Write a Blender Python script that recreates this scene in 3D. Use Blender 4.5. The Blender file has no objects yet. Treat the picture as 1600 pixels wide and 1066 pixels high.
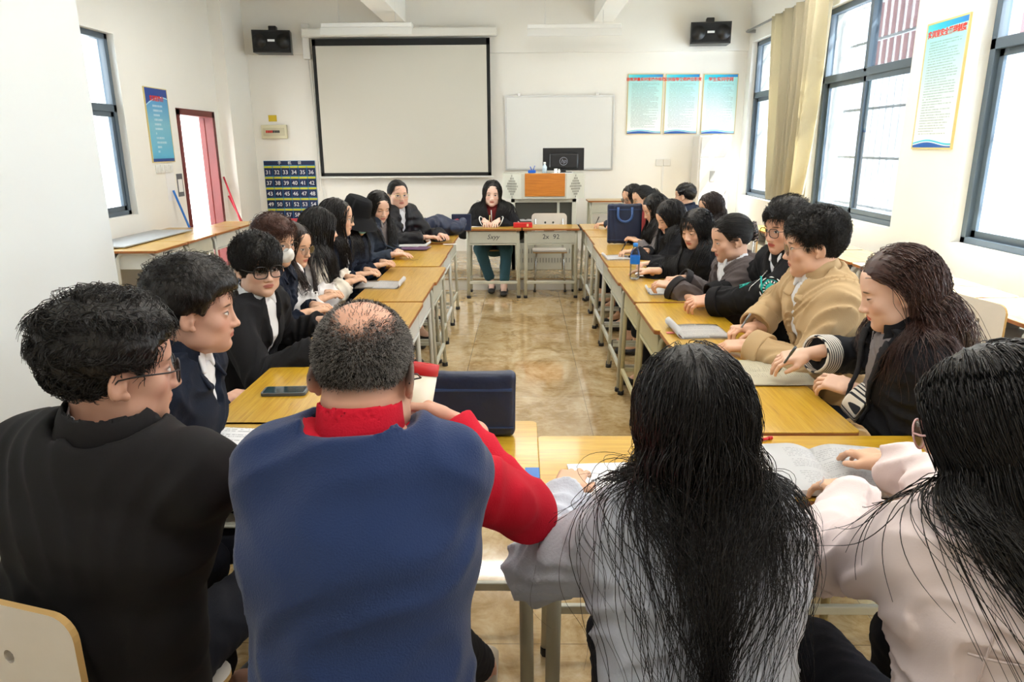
EXPO, SKY, SUN, FILL = 0.54, 7, 25, 13
import bpy, bmesh, math, random
import numpy as np
from mathutils import Vector, Matrix, Euler
PI = math.pi
SC = bpy.context.scene
COL = SC.collection

# ------------------------------------------------------------------ camera
CAM_H = 1.58
_p, _y, _r, FPX = math.radians(15.3), math.radians(-.85), math.radians(-.35), 1115.
def _axes():
    f = np.array([math.sin(_y)*math.cos(_p), math.cos(_y)*math.cos(_p), -math.sin(_p)])
    s = np.cross(f, [0, 0, 1]); s /= np.linalg.norm(s); u = np.cross(s, f)
    return s*math.cos(_r)+u*math.sin(_r), -s*math.sin(_r)+u*math.cos(_r), f
CS, CU, CF = _axes()
cam_d = bpy.data.cameras.new('camera'); cam = bpy.data.objects.new('camera', cam_d); COL.objects.link(cam)
cam_d.sensor_width = 36; cam_d.lens = FPX*36/1600; cam_d.clip_start = .05; cam_d.clip_end = 200
M = Matrix((tuple(CS), tuple(CU), tuple(-CF))).transposed().to_4x4(); M.translation = (0, 0, CAM_H)
cam.matrix_world = M
SC.camera = cam

# ------------------------------------------------------------------ sky, sun, colour management
SC.view_settings.view_transform = 'Standard'; SC.view_settings.look = 'None'
SC.view_settings.exposure = EXPO; SC.view_settings.gamma = 1.0; SC.view_settings.use_curve_mapping = False
W = bpy.data.worlds.new('sky'); SC.world = W; W.use_nodes = True
wn = W.node_tree; wn.nodes.clear()
bg = wn.nodes.new('ShaderNodeBackground'); wo = wn.nodes.new('ShaderNodeOutputWorld')
bg.inputs[0].default_value = (.86, .93, 1.0, 1); bg.inputs[1].default_value = SKY
wn.links.new(bg.outputs[0], wo.inputs[0])
sd = bpy.data.lights.new('sun', 'SUN'); sd.energy = SUN; sd.angle = math.radians(1.5); sd.color = (1, .97, .92)
so = bpy.data.objects.new('sun', sd); COL.objects.link(so)
so.rotation_euler = Vector((-.62, .25, -1.0)).to_track_quat('-Z', 'Y').to_euler(); so.location = (12, -5, 12)
def portal(x, y, z, w, h, side):
    l = bpy.data.lights.new('window_portal', 'AREA'); l.shape = 'RECTANGLE'; l.size = w; l.size_y = h
    o = bpy.data.objects.new('window_portal', l); COL.objects.link(o); o.location = (x, y, z)
    o.rotation_euler = Vector((side, 0, 0)).to_track_quat('-Z', 'Y').to_euler()
    l.cycles.is_portal = True
RX, LX, BY, CZ = 3.0, -3.85, 10.2, 3.95       # right wall, left wall, back wall, ceiling
RW = [(8.3, 10.0), (5.9, 7.75), (3.2, 5.05), (.5, 2.3)]; RZ = (.9, 2.86)
LW = (5.3, 7.2); LZ = (.93, 2.62); DR = (8.32, 9.25); DZ = 1.97
for a, b in RW: portal(RX+.22, (a+b)/2, (RZ[0]+RZ[1])/2, b-a, RZ[1]-RZ[0], -1)
portal(LX-.22, sum(LW)/2, sum(LZ)/2, LW[1]-LW[0], LZ[1]-LZ[0], 1)
portal(LX-.22, sum(DR)/2, DZ/2, DR[1]-DR[0], DZ, 1)
SC.cycles.max_bounces = 7; SC.cycles.diffuse_bounces = 4; SC.cycles.glossy_bounces = 3
SC.cycles.transmission_bounces = 4; SC.cycles.transparent_max_bounces = 12
SC.cycles.caustics_reflective = False; SC.cycles.caustics_refractive = False
SC.cycles.sample_clamp_indirect = 6; SC.cycles.use_denoising = True

# ------------------------------------------------------------------ pixel -> place helpers
def ray(x, y): return CF + CS*(x-800)/FPX - CU*(y-533)/FPX
def atz(x, y, z): d = ray(x, y); return Vector(np.array([0, 0, CAM_H]) + d*((z-CAM_H)/d[2]))
def aty(x, y, Y): d = ray(x, y); return Vector(np.array([0, 0, CAM_H]) + d*(Y/d[1]))
def atx(x, y, X): d = ray(x, y); return Vector(np.array([0, 0, CAM_H]) + d*(X/d[0]))

# ------------------------------------------------------------------ materials
def srgb(r, g, b):
    f = lambda c: (c/255/12.92) if c/255 <= .04045 else ((c/255+.055)/1.055)**2.4
    return (f(r), f(g), f(b), 1)
MATS = {}
class NT:
    def __init__(s, m): s.t = m.node_tree; s.n = s.t.nodes
    def new(s, k, **kw):
        n = s.n.new(k)
        for a, b in kw.items(): setattr(n, a, b)
        return n
    def put(s, sock, v):
        if isinstance(v, bpy.types.NodeSocket): s.t.links.new(v, sock)
        else: sock.default_value = v
    def math(s, op, a, b=0., c=0., clamp=False):
        n = s.n.new('ShaderNodeMath'); n.operation = op; n.use_clamp = clamp
        for i, v in enumerate((a, b, c)): s.put(n.inputs[i], v)
        return n.outputs[0]
    def mix(s, f, a, b, bt='MIX'):
        n = s.n.new('ShaderNodeMix'); n.data_type = 'RGBA'; n.blend_type = bt
        s.put(n.inputs[0], f); s.put(n.inputs[6], a); s.put(n.inputs[7], b)
        return n.outputs[2]
    def ramp(s, f, stops):
        n = s.n.new('ShaderNodeValToRGB'); s.put(n.inputs[0], f)
        e = n.color_ramp.elements
        while len(e) < len(stops): e.new(.5)
        for i, (p, c) in enumerate(stops): e[i].position = p; e[i].color = c
        return n.outputs[0]
    def noise(s, vec, scale, detail=4, rough=.5, dist=0.):
        n = s.n.new('ShaderNodeTexNoise'); n.inputs['Scale'].default_value = scale; n.inputs['Detail'].default_value = detail
        n.inputs['Roughness'].default_value = rough; n.inputs['Distortion'].default_value = dist
        if vec is not None: s.put(n.inputs['Vector'], vec)
        return n.outputs['Fac']
    def obj(s): return s.n.new('ShaderNodeTexCoord').outputs['Object']
    def mapv(s, v, scale=(1, 1, 1), loc=(0, 0, 0)):
        n = s.n.new('ShaderNodeMapping'); s.put(n.inputs[0], v); n.inputs['Scale'].default_value = scale; n.inputs['Location'].default_value = loc
        return n.outputs[0]
    def xyz(s, v):
        n = s.n.new('ShaderNodeSeparateXYZ'); s.put(n.inputs[0], v); return n.outputs
def mat(name, col, rough=.6, metal=0., spec=.5, bump=None, var=None, coat=0., sheen=0.):
    """col sRGB 0-255; bump=(scale, strength, stretch); var=(scale, amount)."""
    if name in MATS: return MATS[name]
    m = bpy.data.materials.new(name); m.use_nodes = True; t = NT(m); b = t.n['Principled BSDF']
    c = srgb(*col); b.inputs['Base Color'].default_value = c
    b.inputs['Roughness'].default_value = rough; b.inputs['Metallic'].default_value = metal
    b.inputs['Specular IOR Level'].default_value = spec; b.inputs['Coat Weight'].default_value = coat
    b.inputs['Sheen Weight'].default_value = sheen
    o = t.obj()
    if var:
        f = t.noise(o, var[0], 5)
        d = tuple(x*(1-var[1]) for x in c[:3])+(1,); l = tuple(min(1, x*(1+var[1]*.6)) for x in c[:3])+(1,)
        t.put(b.inputs['Base Color'], t.ramp(f, [(.3, d), (.7, l)]))
    if bump:
        st = bump[2] if len(bump) > 2 else (1, 1, 1)
        n = t.new('ShaderNodeBump'); n.inputs['Strength'].default_value = bump[1]; n.inputs['Distance'].default_value = bump[3] if len(bump) > 3 else .01
        t.put(n.inputs['Height'], t.noise(t.mapv(o, st), bump[0], 4)); t.put(b.inputs['Normal'], n.outputs[0])
    MATS[name] = m; return m
def bsdf(m): return m.node_tree.nodes['Principled BSDF']

M_WALL = mat('wall_paint', (240, 238, 231), .75, bump=(30, .05), var=(1.2, .02))
M_CEIL = mat('ceiling_paint', (244, 243, 238), .8)
M_PILL = mat('partition_paint', (236, 240, 240), .6, bump=(4, .03), var=(.8, .02))
M_FRAME = mat('window_frame_grey', (84, 98, 110), .42)
M_DESKM = mat('desk_steel', (196, 196, 180), .42, bump=(20, .04), var=(7, .07))
M_DESKW = mat('desk_steel_pale', (212, 214, 208), .42, var=(7, .05))
M_OLDM = mat('desk_steel_worn', (198, 190, 150), .5, var=(6, .12))
M_BLACKP = mat('black_rubber', (22, 22, 24), .6)
M_CHROME = mat('chair_tube', (190, 190, 188), .25, metal=.85)
M_LAM = mat('chair_laminate', (224, 216, 204), .45, var=(14, .03), bump=(60, .04, (1, 1, .1)))
M_PLYE = mat('plywood_edge', (202, 164, 104), .6)
M_PAPER = mat('paper', (238, 238, 238), .8)
M_CREAMP = mat('cream_paper', (240, 233, 212), .8)
M_RED = mat('red_cover', (196, 30, 32), .45)
M_BLKPL = mat('black_plastic', (20, 21, 24), .35)
M_WHITEP = mat('white_plastic', (232, 232, 228), .4)
M_INK = mat('ink', (60, 60, 66), .7)
M_REDINK = mat('red_lettering', (222, 60, 44), .6)
M_NAVY = mat('navy_nylon', (26, 38, 66), .42, bump=(14, .35, (1, 1, 1), .02), var=(5, .25))
M_WHITEINK = mat('white_lettering', (236, 238, 240), .6)

def glass_mat(name, tint=(1, 1, 1, 1), refl=.08):
    m = bpy.data.materials.new(name); m.use_nodes = True; t = NT(m); t.n.clear()
    o = t.new('ShaderNodeOutputMaterial'); mx = t.new('ShaderNodeMixShader'); tr = t.new('ShaderNodeBsdfTransparent'); g = t.new('ShaderNodeBsdfGlossy')
    g.inputs['Roughness'].default_value = .03; tr.inputs[0].default_value = tint; lw = t.new('ShaderNodeLayerWeight'); lw.inputs[0].default_value = refl
    t.put(mx.inputs[0], t.math('MULTIPLY', lw.outputs['Fresnel'], .8)); t.put(mx.inputs[1], tr.outputs[0]); t.put(mx.inputs[2], g.outputs[0]); t.put(o.inputs[0], mx.outputs[0])
    return m
M_GLASS = glass_mat('window_glass', (.93, .97, 1, 1), .12)
M_LENS = glass_mat('lens_glass', (.93, .95, .97, 1), .12)
M_PET = glass_mat('bottle_plastic', (.86, .9, .93, 1), .3)

def wood_mat(name, c1, c2, c3, rough, axis=0, scale=1.0):
    m = bpy.data.materials.new(name); m.use_nodes = True; t = NT(m); b = t.n['Principled BSDF']; o = t.obj()
    st = [26, 26, 26]; st[axis] = 1.2
    f = t.noise(t.mapv(o, tuple(s*scale for s in st)), 4, 6, .65, .4)
    st2 = [160, 160, 160]; st2[axis] = 5
    g = t.noise(t.mapv(o, tuple(s*scale for s in st2)), 1, 3, .6)
    col = t.ramp(f, [(.32, srgb(*c1)), (.5, srgb(*c2)), (.68, srgb(*c3))])
    dark = t.math('GREATER_THAN', g, .66)
    col = t.mix(t.math('MULTIPLY', dark, .5), col, srgb(*[x*.55 for x in c1]))
    info = t.new('ShaderNodeObjectInfo')
    col = t.mix(t.math('MULTIPLY', info.outputs['Random'], .25), col, srgb(*c3))
    t.put(b.inputs['Base Color'], col); b.inputs['Roughness'].default_value = rough; b.inputs['Coat Weight'].default_value = .3; b.inputs['Coat Roughness'].default_value = .12
    MATS[name] = m; return m
M_TOP = wood_mat('desktop_laminate', (168, 122, 38), (190, 146, 52), (202, 162, 76), .3)
M_TOPF = wood_mat('desktop_laminate_yellow', (172, 126, 20), (194, 150, 32), (206, 168, 58), .3)
M_TOPSUN = wood_mat('desktop_laminate_sunlit', (222, 198, 142), (232, 212, 162), (238, 222, 180), .25)  # desktops along the right windows: sunlight's wash put into the laminate colour
M_EDGE = mat('desktop_edge', (158, 96, 44), .45)
M_PANELW = wood_mat('podium_wood', (166, 94, 22), (188, 112, 32), (204, 130, 46), .4)

# floor: polished marble-look tiles
def floor_mat():
    m = bpy.data.materials.new('floor_tiles'); m.use_nodes = True; t = NT(m); b = t.n['Principled BSDF']; o = t.obj()
    f = t.noise(t.mapv(o, (1.6, 1.0, 1)), 2.2, 8, .62, 1.6)
    g = t.noise(t.mapv(o, (1, 1.5, 1)), 7, 6, .7, 2.5)
    h = t.math('ADD', t.math('MULTIPLY', f, .6), t.math('MULTIPLY', g, .4))
    col = t.ramp(h, [(.30, srgb(128, 100, 58)), (.43, srgb(166, 136, 88)), (.52, srgb(194, 168, 124)), (.66, srgb(218, 200, 164))])
    x, y, z = t.xyz(o)
    tx = t.math('FLOOR', t.math('DIVIDE', x, .8)); ty = t.math('FLOOR', t.math('DIVIDE', y, .8))
    wn_ = t.new('ShaderNodeTexWhiteNoise', noise_dimensions='2D'); cv = t.new('ShaderNodeCombineXYZ'); t.put(cv.inputs[0], tx); t.put(cv.inputs[1], ty); t.put(wn_.inputs['Vector'], cv.outputs[0])
    col = t.mix(t.math('MULTIPLY', wn_.outputs['Value'], .28), col, srgb(170, 140, 94))
    ex = t.math('PINGPONG', x, .4); ey = t.math('PINGPONG', y, .4)
    ex2 = t.math('GREATER_THAN', ex, .3985); ey2 = t.math('GREATER_THAN', ey, .3985)
    ex3 = t.math('LESS_THAN', ex, .0); 
    seam = t.math('MAXIMUM', ex2, ey2)
    col = t.mix(seam, col, srgb(120, 100, 72))
    t.put(b.inputs['Base Color'], col); b.inputs['Roughness'].default_value = .1; b.inputs['Specular IOR Level'].default_value = .6
    b.inputs['Coat Weight'].default_value = .35; b.inputs['Coat Roughness'].default_value = .05
    n = t.new('ShaderNodeBump'); n.inputs['Strength'].default_value = .04; n.inputs['Distance'].default_value = .02; t.put(n.inputs['Height'], t.noise(o, 5, 2)); t.put(b.inputs['Normal'], n.outputs[0])
    return m
M_FLOOR = floor_mat()

# ------------------------------------------------------------------ mesh helpers
class MB:
    """collects shapes, then links them as ONE mesh object"""
    def __init__(s): s.bm = bmesh.new(); s.mi = 0; s.mats = []
    def use(s, m):
        if m not in s.mats: s.mats.append(m)
        s.mi = s.mats.index(m); return s
    def _tag(s, fs):
        for f in fs: f.material_index = s.mi
    def box(s, x0, x1, y0, y1, z0, z1, bev=0., rot=None, seg=2):
        b = bmesh.new(); bmesh.ops.create_cube(b, size=1)
        for v in b.verts: v.co = Vector(((x0+x1)/2+v.co.x*(x1-x0), (y0+y1)/2+v.co.y*(y1-y0), (z0+z1)/2+v.co.z*(z1-z0)))
        if bev > 0: bmesh.ops.bevel(b, geom=b.edges[:], offset=bev, segments=seg, affect='EDGES', profile=.5)
        if rot is not None: bmesh.ops.transform(b, matrix=rot, verts=b.verts)
        return s.add(b)
    def add(s, b):
        mi = s.mi; vm = {}
        for v in b.verts: vm[v] = s.bm.verts.new(v.co)
        for f in b.faces:
            try: nf = s.bm.faces.new([vm[v] for v in f.verts]); nf.material_index = mi; nf.smooth = f.smooth
            except ValueError: pass
        b.free(); return s
    def tube(s, pts, r, n=8, closed=False, caps=True, flat=None):
        """sweep a circle (or flat=(a,b) ellipse) along pts"""
        pts = [Vector(p) for p in pts]; rings = []; N = len(pts)
        rr = r if isinstance(r, (list, tuple)) else [r]*N
        prev = None
        for i, p in enumerate(pts):
            if closed: d = pts[(i+1) % N]-pts[i-1]
            else: d = pts[min(i+1, N-1)]-pts[max(i-1, 0)]
            d = d.normalized() if d.length > 1e-9 else Vector((0, 0, 1))
            if prev is None:
                a = Vector((0, 0, 1)) if abs(d.z) < .9 else Vector((1, 0, 0))
                u = d.cross(a).normalized()
            else: u = (prev-d*prev.dot(d)).normalized()
            prev = u; w = d.cross(u)
            fa, fb = flat if flat else (1, 1)
            rings.append([s.bm.verts.new(p+(u*math.cos(t)*fa+w*math.sin(t)*fb)*rr[i]) for t in [2*PI*k/n for k in range(n)]])
        for i in range(N if closed else N-1):
            A, B = rings[i], rings[(i+1) % N]
            for k in range(n):
                f = s.bm.faces.new((A[k], A[(k+1) % n], B[(k+1) % n], B[k])); f.material_index = s.mi; f.smooth = True
        if caps and not closed:
            for R_, rev in ((rings[0], True), (rings[-1], False)):
                f = s.bm.faces.new(R_[::-1] if rev else R_); f.material_index = s.mi
        return s
    def lathe(s, prof, c=(0, 0, 0), n=24):
        c = Vector(c); rings = []
        for (r, z) in prof: rings.append([s.bm.verts.new(c+Vector((r*math.cos(2*PI*k/n), r*math.sin(2*PI*k/n), z))) for k in range(n)])
        for A, B in zip(rings, rings[1:]):
            for k in range(n):
                f = s.bm.faces.new((A[k], A[(k+1) % n], B[(k+1) % n], B[k])); f.material_index = s.mi; f.smooth = True
        f = s.bm.faces.new(rings[0][::-1]); f.material_index = s.mi; f = s.bm.faces.new(rings[-1]); f.material_index = s.mi
        return s
    def prism(s, pts, z0, z1, axis='z'):
        """extrude a 2D outline"""
        def P(a, b, c):
            return {'z': (a, b, c), 'y': (a, c, b), 'x': (c, a, b)}[axis]
        A = [s.bm.verts.new(P(x, y, z0)) for x, y in pts]; B = [s.bm.verts.new(P(x, y, z1)) for x, y in pts]
        n = len(pts); fs = [s.bm.faces.new(A[::-1]), s.bm.faces.new(B)]
        for k in range(n): fs.append(s.bm.faces.new((A[k], A[(k+1) % n], B[(k+1) % n], B[k])))
        s._tag(fs); return s
    def grid(s, fn, nu, nv, thick=0.):
        """surface from fn(u,v) -> point, u,v in 0..1"""
        V = [[s.bm.verts.new(fn(i/nu, j/nv)) for j in range(nv+1)] for i in range(nu+1)]
        fs = []
        for i in range(nu):
            for j in range(nv):
                f = s.bm.faces.new((V[i][j], V[i+1][j], V[i+1][j+1], V[i][j+1])); f.smooth = True; fs.append(f)
        s._tag(fs)
        if thick:
            r = bmesh.ops.solidify(s.bm, geom=fs, thickness=thick); s._tag([g for g in r['geom'] if isinstance(g, bmesh.types.BMFace)])
        return s
    def build(s, name, m=None, parent=None, loc=None, rz=0, smooth=False):
        bmesh.ops.recalc_face_normals(s.bm, faces=s.bm.faces)
        me = bpy.data.meshes.new(name); s.bm.to_mesh(me); s.bm.free()
        for x in (s.mats if s.mats else [m]): me.materials.append(x)
        if smooth:
            for p in me.polygons: p.use_smooth = True
        o = bpy.data.objects.new(name, me); COL.objects.link(o)
        if parent is not None: o.parent = parent
        if loc is not None: o.location = loc
        if rz: o.rotation_euler.z = rz
        return o
def tag(o, label=None, cat=None, group=None, kind=None):
    if label: o['label'] = label
    if cat: o['category'] = cat
    if group: o['group'] = group
    if kind: o['kind'] = kind
    return o
def empty(name, loc=(0, 0, 0), rz=0):
    o = bpy.data.objects.new(name, None); COL.objects.link(o); o.location = loc; o.rotation_euler = (0, 0, rz); o.empty_display_size = .1
    return o
def struct(o): o['kind'] = 'structure'; return o
def copy_tree(o, parent=None):
    c = o.copy(); COL.objects.link(c); c.parent = parent
    for ch in [x for x in o.children]: copy_tree(ch, c)
    return c
def text(body, size, m, name='lettering', parent=None, mat4=None, ext=.0006, align='CENTER', sx=1.0, shear=0., bold=0.):
    cu = bpy.data.curves.new(name, 'FONT'); cu.body = body; cu.size = size; cu.extrude = ext; cu.align_x = align; cu.align_y = 'CENTER'; cu.shear = shear; cu.offset = bold
    cu.resolution_u = 3; t_ = bpy.data.objects.new(name, cu); COL.objects.link(t_)
    me = bpy.data.meshes.new_from_object(t_.evaluated_get(bpy.context.evaluated_depsgraph_get())); bpy.data.objects.remove(t_); bpy.data.curves.remove(cu)
    me.materials.clear(); me.materials.append(m); me.name = name; o = bpy.data.objects.new(name, me); COL.objects.link(o)
    if parent is not None: o.parent = parent
    if mat4 is not None: o.matrix_local = mat4
    o.scale.x *= sx
    return o
def frame4(origin, xa, ya):
    xa = Vector(xa).normalized(); ya = Vector(ya); ya = (ya-xa*ya.dot(xa)).normalized(); za = xa.cross(ya)
    m_ = Matrix((xa, ya, za)).transposed().to_4x4(); m_.translation = Vector(origin); return m_
# ------------------------------------------------------------------ the room
def wall_holes(x0, x1, Y0, Y1, Z0, Z1, holes, name, m):
    """wall slab in the plane of constant x with rectangular holes (y0,y1,z0,z1)"""
    b = MB(); ys = sorted({Y0, Y1, *[h[0] for h in holes], *[h[1] for h in holes]}); 
    for a, c in zip(ys, ys[1:]):
        hs = sorted([h for h in holes if h[0] <= a+1e-6 and h[1] >= c-1e-6], key=lambda h: h[2])
        z = Z0
        for h in hs:
            if h[2] > z: b.box(x0, x1, a, c, z, h[2])
            z = h[3]
        if z < Z1: b.box(x0, x1, a, c, z, Z1)
    return struct(b.build(name, m))
YN = -1.6
struct(MB().box(LX-.24, RX+.24, YN, BY+.2, -.1, 0).build('floor', M_FLOOR))
struct(MB().box(LX-.24, RX+.24, YN, BY+.2, CZ, CZ+.15).build('ceiling', M_CEIL))
wall_holes(RX, RX+.24, YN, BY, 0, CZ, [(a, b, RZ[0], RZ[1]) for a, b in RW], 'wall_right', M_WALL)
wall_holes(LX-.24, LX, YN, BY, 0, CZ, [(LW[0], LW[1], LZ[0], LZ[1]), (DR[0], DR[1], 0, DZ)], 'wall_left', M_WALL)
struct(MB().box(LX-.24, RX+.24, BY, BY+.2, 0, CZ).build('wall_back', M_WALL))
struct(MB().box(LX-.24, RX+.24, YN-.2, YN, 0, CZ).build('wall_front', M_WALL))
struct(MB().box(LX, -1.98, YN, 3.43, 0, CZ).build('wall_partition', M_PILL))
# beams along the room, the tie beam on the end wall and the corner column
b = MB()
for (xa, xb) in ((-1.79, -1.52), (.95, 1.20)): b.box(xa, xb, 0, BY, 3.145, CZ)
struct(b.build('trim_1', M_CEIL))
struct(MB().box(LX, RX, BY-.05, BY, 2.775, CZ).build('trim_2', M_WALL))
struct(MB().box(LX, LX+.16, 9.45, BY, 0, CZ).build('trim_3', M_WALL))
struct(MB().box(LX, RX, BY-.03, BY, .42, .50).build('trim_4', mat('dark_trunking', (52, 56, 64), .6)))
# low platform along the end wall
struct(MB().use(mat('platform_riser', (214, 210, 200), .4)).box(LX+.16, RX, 7.98, 8.02, 0, .13).use(M_FLOOR).box(LX+.16, RX, 8.02, BY, 0, .13).box(LX+.16, RX, 7.97, 8.02, .12, .132).build('floor_platform'))

M_BARW = mat('grille_white', (236, 238, 240), .5)
def window(n, X, s, y0, y1, z0, z1, tz, mull, hid=()):
    """aluminium window at x=X, s=+1 room side is -x"""
    o = s*.1; fx0, fx1 = X+o-.035, X+o+.035
    b = MB(); w = .055
    b.box(fx0, fx1, y0, y1, z0, z0+w, .004); b.box(fx0, fx1, y0, y1, z1-w, z1, .004)
    b.box(fx0, fx1, y0, y0+w, z0, z1, .004); b.box(fx0, fx1, y1-w, y1, z0, z1, .004)
    b.box(fx0, fx1, y0, y1, tz-.035, tz+.035, .004)
    for m_ in mull: b.box(fx0, fx1, m_-.03, m_+.03, tz, z1, .004)
    f = struct(b.build('window_%d' % n, M_FRAME))
    ys = [y0+w]+list(mull)+[y1-w]
    mid = (y0+y1)/2
    for (a, c, dx) in ((y0+w, mid+.03, -.012), (mid-.03, y1-w, .012)):
        sb = MB(); q = .045; X0, X1 = X+o+dx-.011, X+o+dx+.011
        sb.box(X0, X1, a, c, z0+w, z0+w+q); sb.box(X0, X1, a, c, tz-.035-q, tz-.035)
        sb.box(X0, X1, a, a+q, z0+w, tz-.035); sb.box(X0, X1, c-q, c, z0+w, tz-.035)
        sash = sb.build('sash', M_FRAME, f)
        g = MB().box(X+o+dx-.002, X+o+dx+.002, a+q, c-q, z0+w+q, tz-.035-q).build('pane', M_GLASS, sash)
    for a, c in zip(ys, ys[1:]): MB().box(X+o-.002, X+o+.002, a+.03, c-.03, tz+.035, z1-w).build('pane', M_GLASS, f)
    sl = MB().box(X+.0 if s > 0 else X-.24, X+.24 if s > 0 else X, y0, y1, z0-.001, z0+.012, .003).build('window_sill', M_WALL, f)
    gb = MB(); gx = X+s*.30
    y = y0+.06
    while y < y1: gb.tube([(gx, y, z0-.05), (gx, y, z1+.05)], .008, 6); y += .125
    for z in (z0+.1, z0+.55, z0+1.0, z1-.35, z1-.02): gb.box(gx-.012, gx+.012, y0-.05, y1+.05, z-.012, z+.012)
    gr = gb.build('window_grille', M_BARW, f)
    return f
for i, (a, c) in enumerate(RW):
    window(i+1, RX, 1, a, c, RZ[0], RZ[1], 2.2, [a+(c-a)*.5] if i else [a+(c-a)*.5])
window(5, LX, -1, LW[0], LW[1], LZ[0], LZ[1], 1.95, [LW[0]+.8])
# outside: facing buildings, balcony slab and railing
M_OUT = mat('facing_wall', (250, 248, 244), .8, var=(.6, .06)); M_OUTR = mat('facing_wall_red', (112, 70, 70), .8)
M_OUTW = mat('facing_window', (120, 140, 150), .3)
bd = empty('facing_building', (9, 6, 0)); tag(bd, 'pale building with rows of windows and a red-brown band outside the right windows', 'building')
MB().box(0, 1, -12, 14, -3, 5.2).build('facade', M_OUT, bd)
MB().box(-.04, 0, -12, 14, 3.3, 5.2).build('coloured_band', M_OUTR, bd)
for k in range(7):
    MB().box(-.06, -.01, -10+k*3.3, -8.2+k*3.3, .2, 2.0).build('facade_window', M_OUTW, bd)
bl = empty('opposite_block', (-8.5, 8, 0)); tag(bl, 'pale block with dark windows across the balcony beyond the open door', 'building')
MB().box(-1, 0, -10, 12, -3, 6).build('facade', M_OUT, bl)
for k in range(6):
    for z in (-.4, 2.2): MB().box(0, .05, -8+k*3.1, -6.6+k*3.1, z, z+1.5).build('facade_window', M_OUTW, bl)
struct(MB().box(LX-2.2, LX-.24, 3, 13, -.12, -.02).build('floor_balcony', mat('balcony_tiles', (196, 192, 186), .5)))
rl = empty('balcony_railing', (LX-2.1, 8, 0)); tag(rl, 'white balcony railing with upright bars seen through the open door', 'railing')
MB().box(-.03, .03, -5, 5, 1.0, 1.06).box(-.02, .02, -5, 5, .12, .16).build('handrail', M_BARW, rl)
b = MB()
for k in range(80): b.tube([(0, -4.95+k*.125, .14), (0, -4.95+k*.125, 1.0)], .012, 6)
b.build('baluster_row', M_BARW, rl)

# door: dark-red frame and open leaf
M_DOOR = mat('door_red', (104, 28, 24), .45, var=(3, .15)); M_DOORG = mat('door_panel_grey', (176, 164, 156), .5)
d = MB(); X0, X1 = LX-.16, LX+.012
d.box(X0, X1, DR[0]-.04, DR[0]+.03, 0, DZ+.03).box(X0, X1, DR[1]-.03, DR[1]+.04, 0, DZ+.03).box(X0, X1, DR[0]-.04, DR[1]+.04, DZ-.03, DZ+.04)
dr = struct(d.build('door_1', M_DOOR))
ang = math.radians(143)
lf = MB().box(-.04, 0, -.86, 0, .01, DZ-.04, .004).build('door_leaf', M_DOOR, dr, (LX-.1, DR[1]-.04, 0), -ang)
MB().box(0, .012, -.74, -.14, .2, .9, .004).box(0, .012, -.74, -.14, 1.05, 1.8, .004).build('leaf_panel', M_DOORG, lf)
MB().tube([(.01, -.8, 1.12), (.06, -.8, 1.12), (.06, -.8, .86), (.01, -.8, .86)], .012, 8).build('door_handle', M_WHITEP, lf)

# ------------------------------------------------------------------ end wall fittings
def on_back(px, py, y=BY): return aty(px, py, y)
# projection screen
sc = empty('projection_screen', (0, BY, 0)); tag(sc, 'large pulled-down projection screen with a black border on the end wall', 'projector screen')
YS = BY-.14
c = [aty(*p, YS) for p in ((487, 62), (765, 58), (768, 273), (502, 277))]
xl, xr, zt, zb = (c[0].x+c[3].x)/2, (c[1].x+c[2].x)/2, (c[0].z+c[1].z)/2, (c[2].z+c[3].z)/2
M_SCR = mat('screen_cloth', (206, 203, 192), .9)
MB().box(xl+.045, xr-.045, -.14, -.138, zb+.045, zt-.08).build('screen_cloth', M_SCR, sc)
MB().box(xl, xr, -.142, -.1395, zt-.085, zt).box(xl, xr, -.142, -.1395, zb, zb+.045).box(xl, xl+.045, -.142, -.1395, zb, zt).box(xr-.045, xr, -.142, -.1395, zb, zt).build('black_border', mat('screen_black', (24, 26, 26), .8), sc)
MB().box(xl-.12, xr+.1, -.2, -.06, zt+.02, zt+.13, .02).build('screen_housing', mat('housing_white', (224, 224, 218), .5), sc)
MB().tube([(xl-.03, -.14, zb-.015), (xr+.03, -.14, zb-.015)], .014, 8).build('bottom_bar', M_WHITEP, sc)
MB().box(xl-.14, xl-.04, -.1, -.0, zt-.24, zt+.2, .01).build('side_bracket', M_WHITEP, sc)
MB().tube([(xl-.05, -.03, zt-.2), (xl-.04, -.03, zb-.1), (xl+.06, -.03, zb-.75)], .006, 6).tube([(xl-.09, -.03, zt-.2), (xl-.06, -.03, zb+.5), (xl-.07, -.03, zb-.2)], .005, 6).build('pull_cord', M_WHITEP, sc)
# blackboard lamps hanging in front of the end wall
def board_lamp(x0, x1, y, z, lab):
    r = empty('hanging_tube_lamp', ((x0+x1)/2, y, z)); tag(r, lab, 'lamp', 'white tube lamps above the boards'); w = (x1-x0)/2
    MB().box(-w, w, -.06, .06, 0, .05, .008).build('lamp_body', M_WHITEP, r)
    MB().prism([(-.06, 0), (-.11, -.09), (-.104, -.092), (-.05, 0)], -w, w, 'x').build('reflector', M_WHITEP, r)
    MB().tube([(-w+.04, 0, -.02), (w-.04, 0, -.02)], .014, 10).build('tube', M_WHITEP, r)
    for s in (-.62, .62): MB().tube([(w*s, 0, .05), (w*s, 0, CZ-z)], .004, 5).build('wire', M_WHITEP, r)
pa = aty(503, 44, 9.3); pb = aty(645, 41, 9.3)
board_lamp(pa.x, pb.x, 9.3, pa.z, 'long white lamp hanging on thin wires above the projection screen')
pa = aty(824, 46, 9.3); pb = aty(970, 41, 9.3)
board_lamp(pa.x, pb.x, 9.3, pa.z, 'long white lamp hanging on thin wires above the whiteboard')
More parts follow.
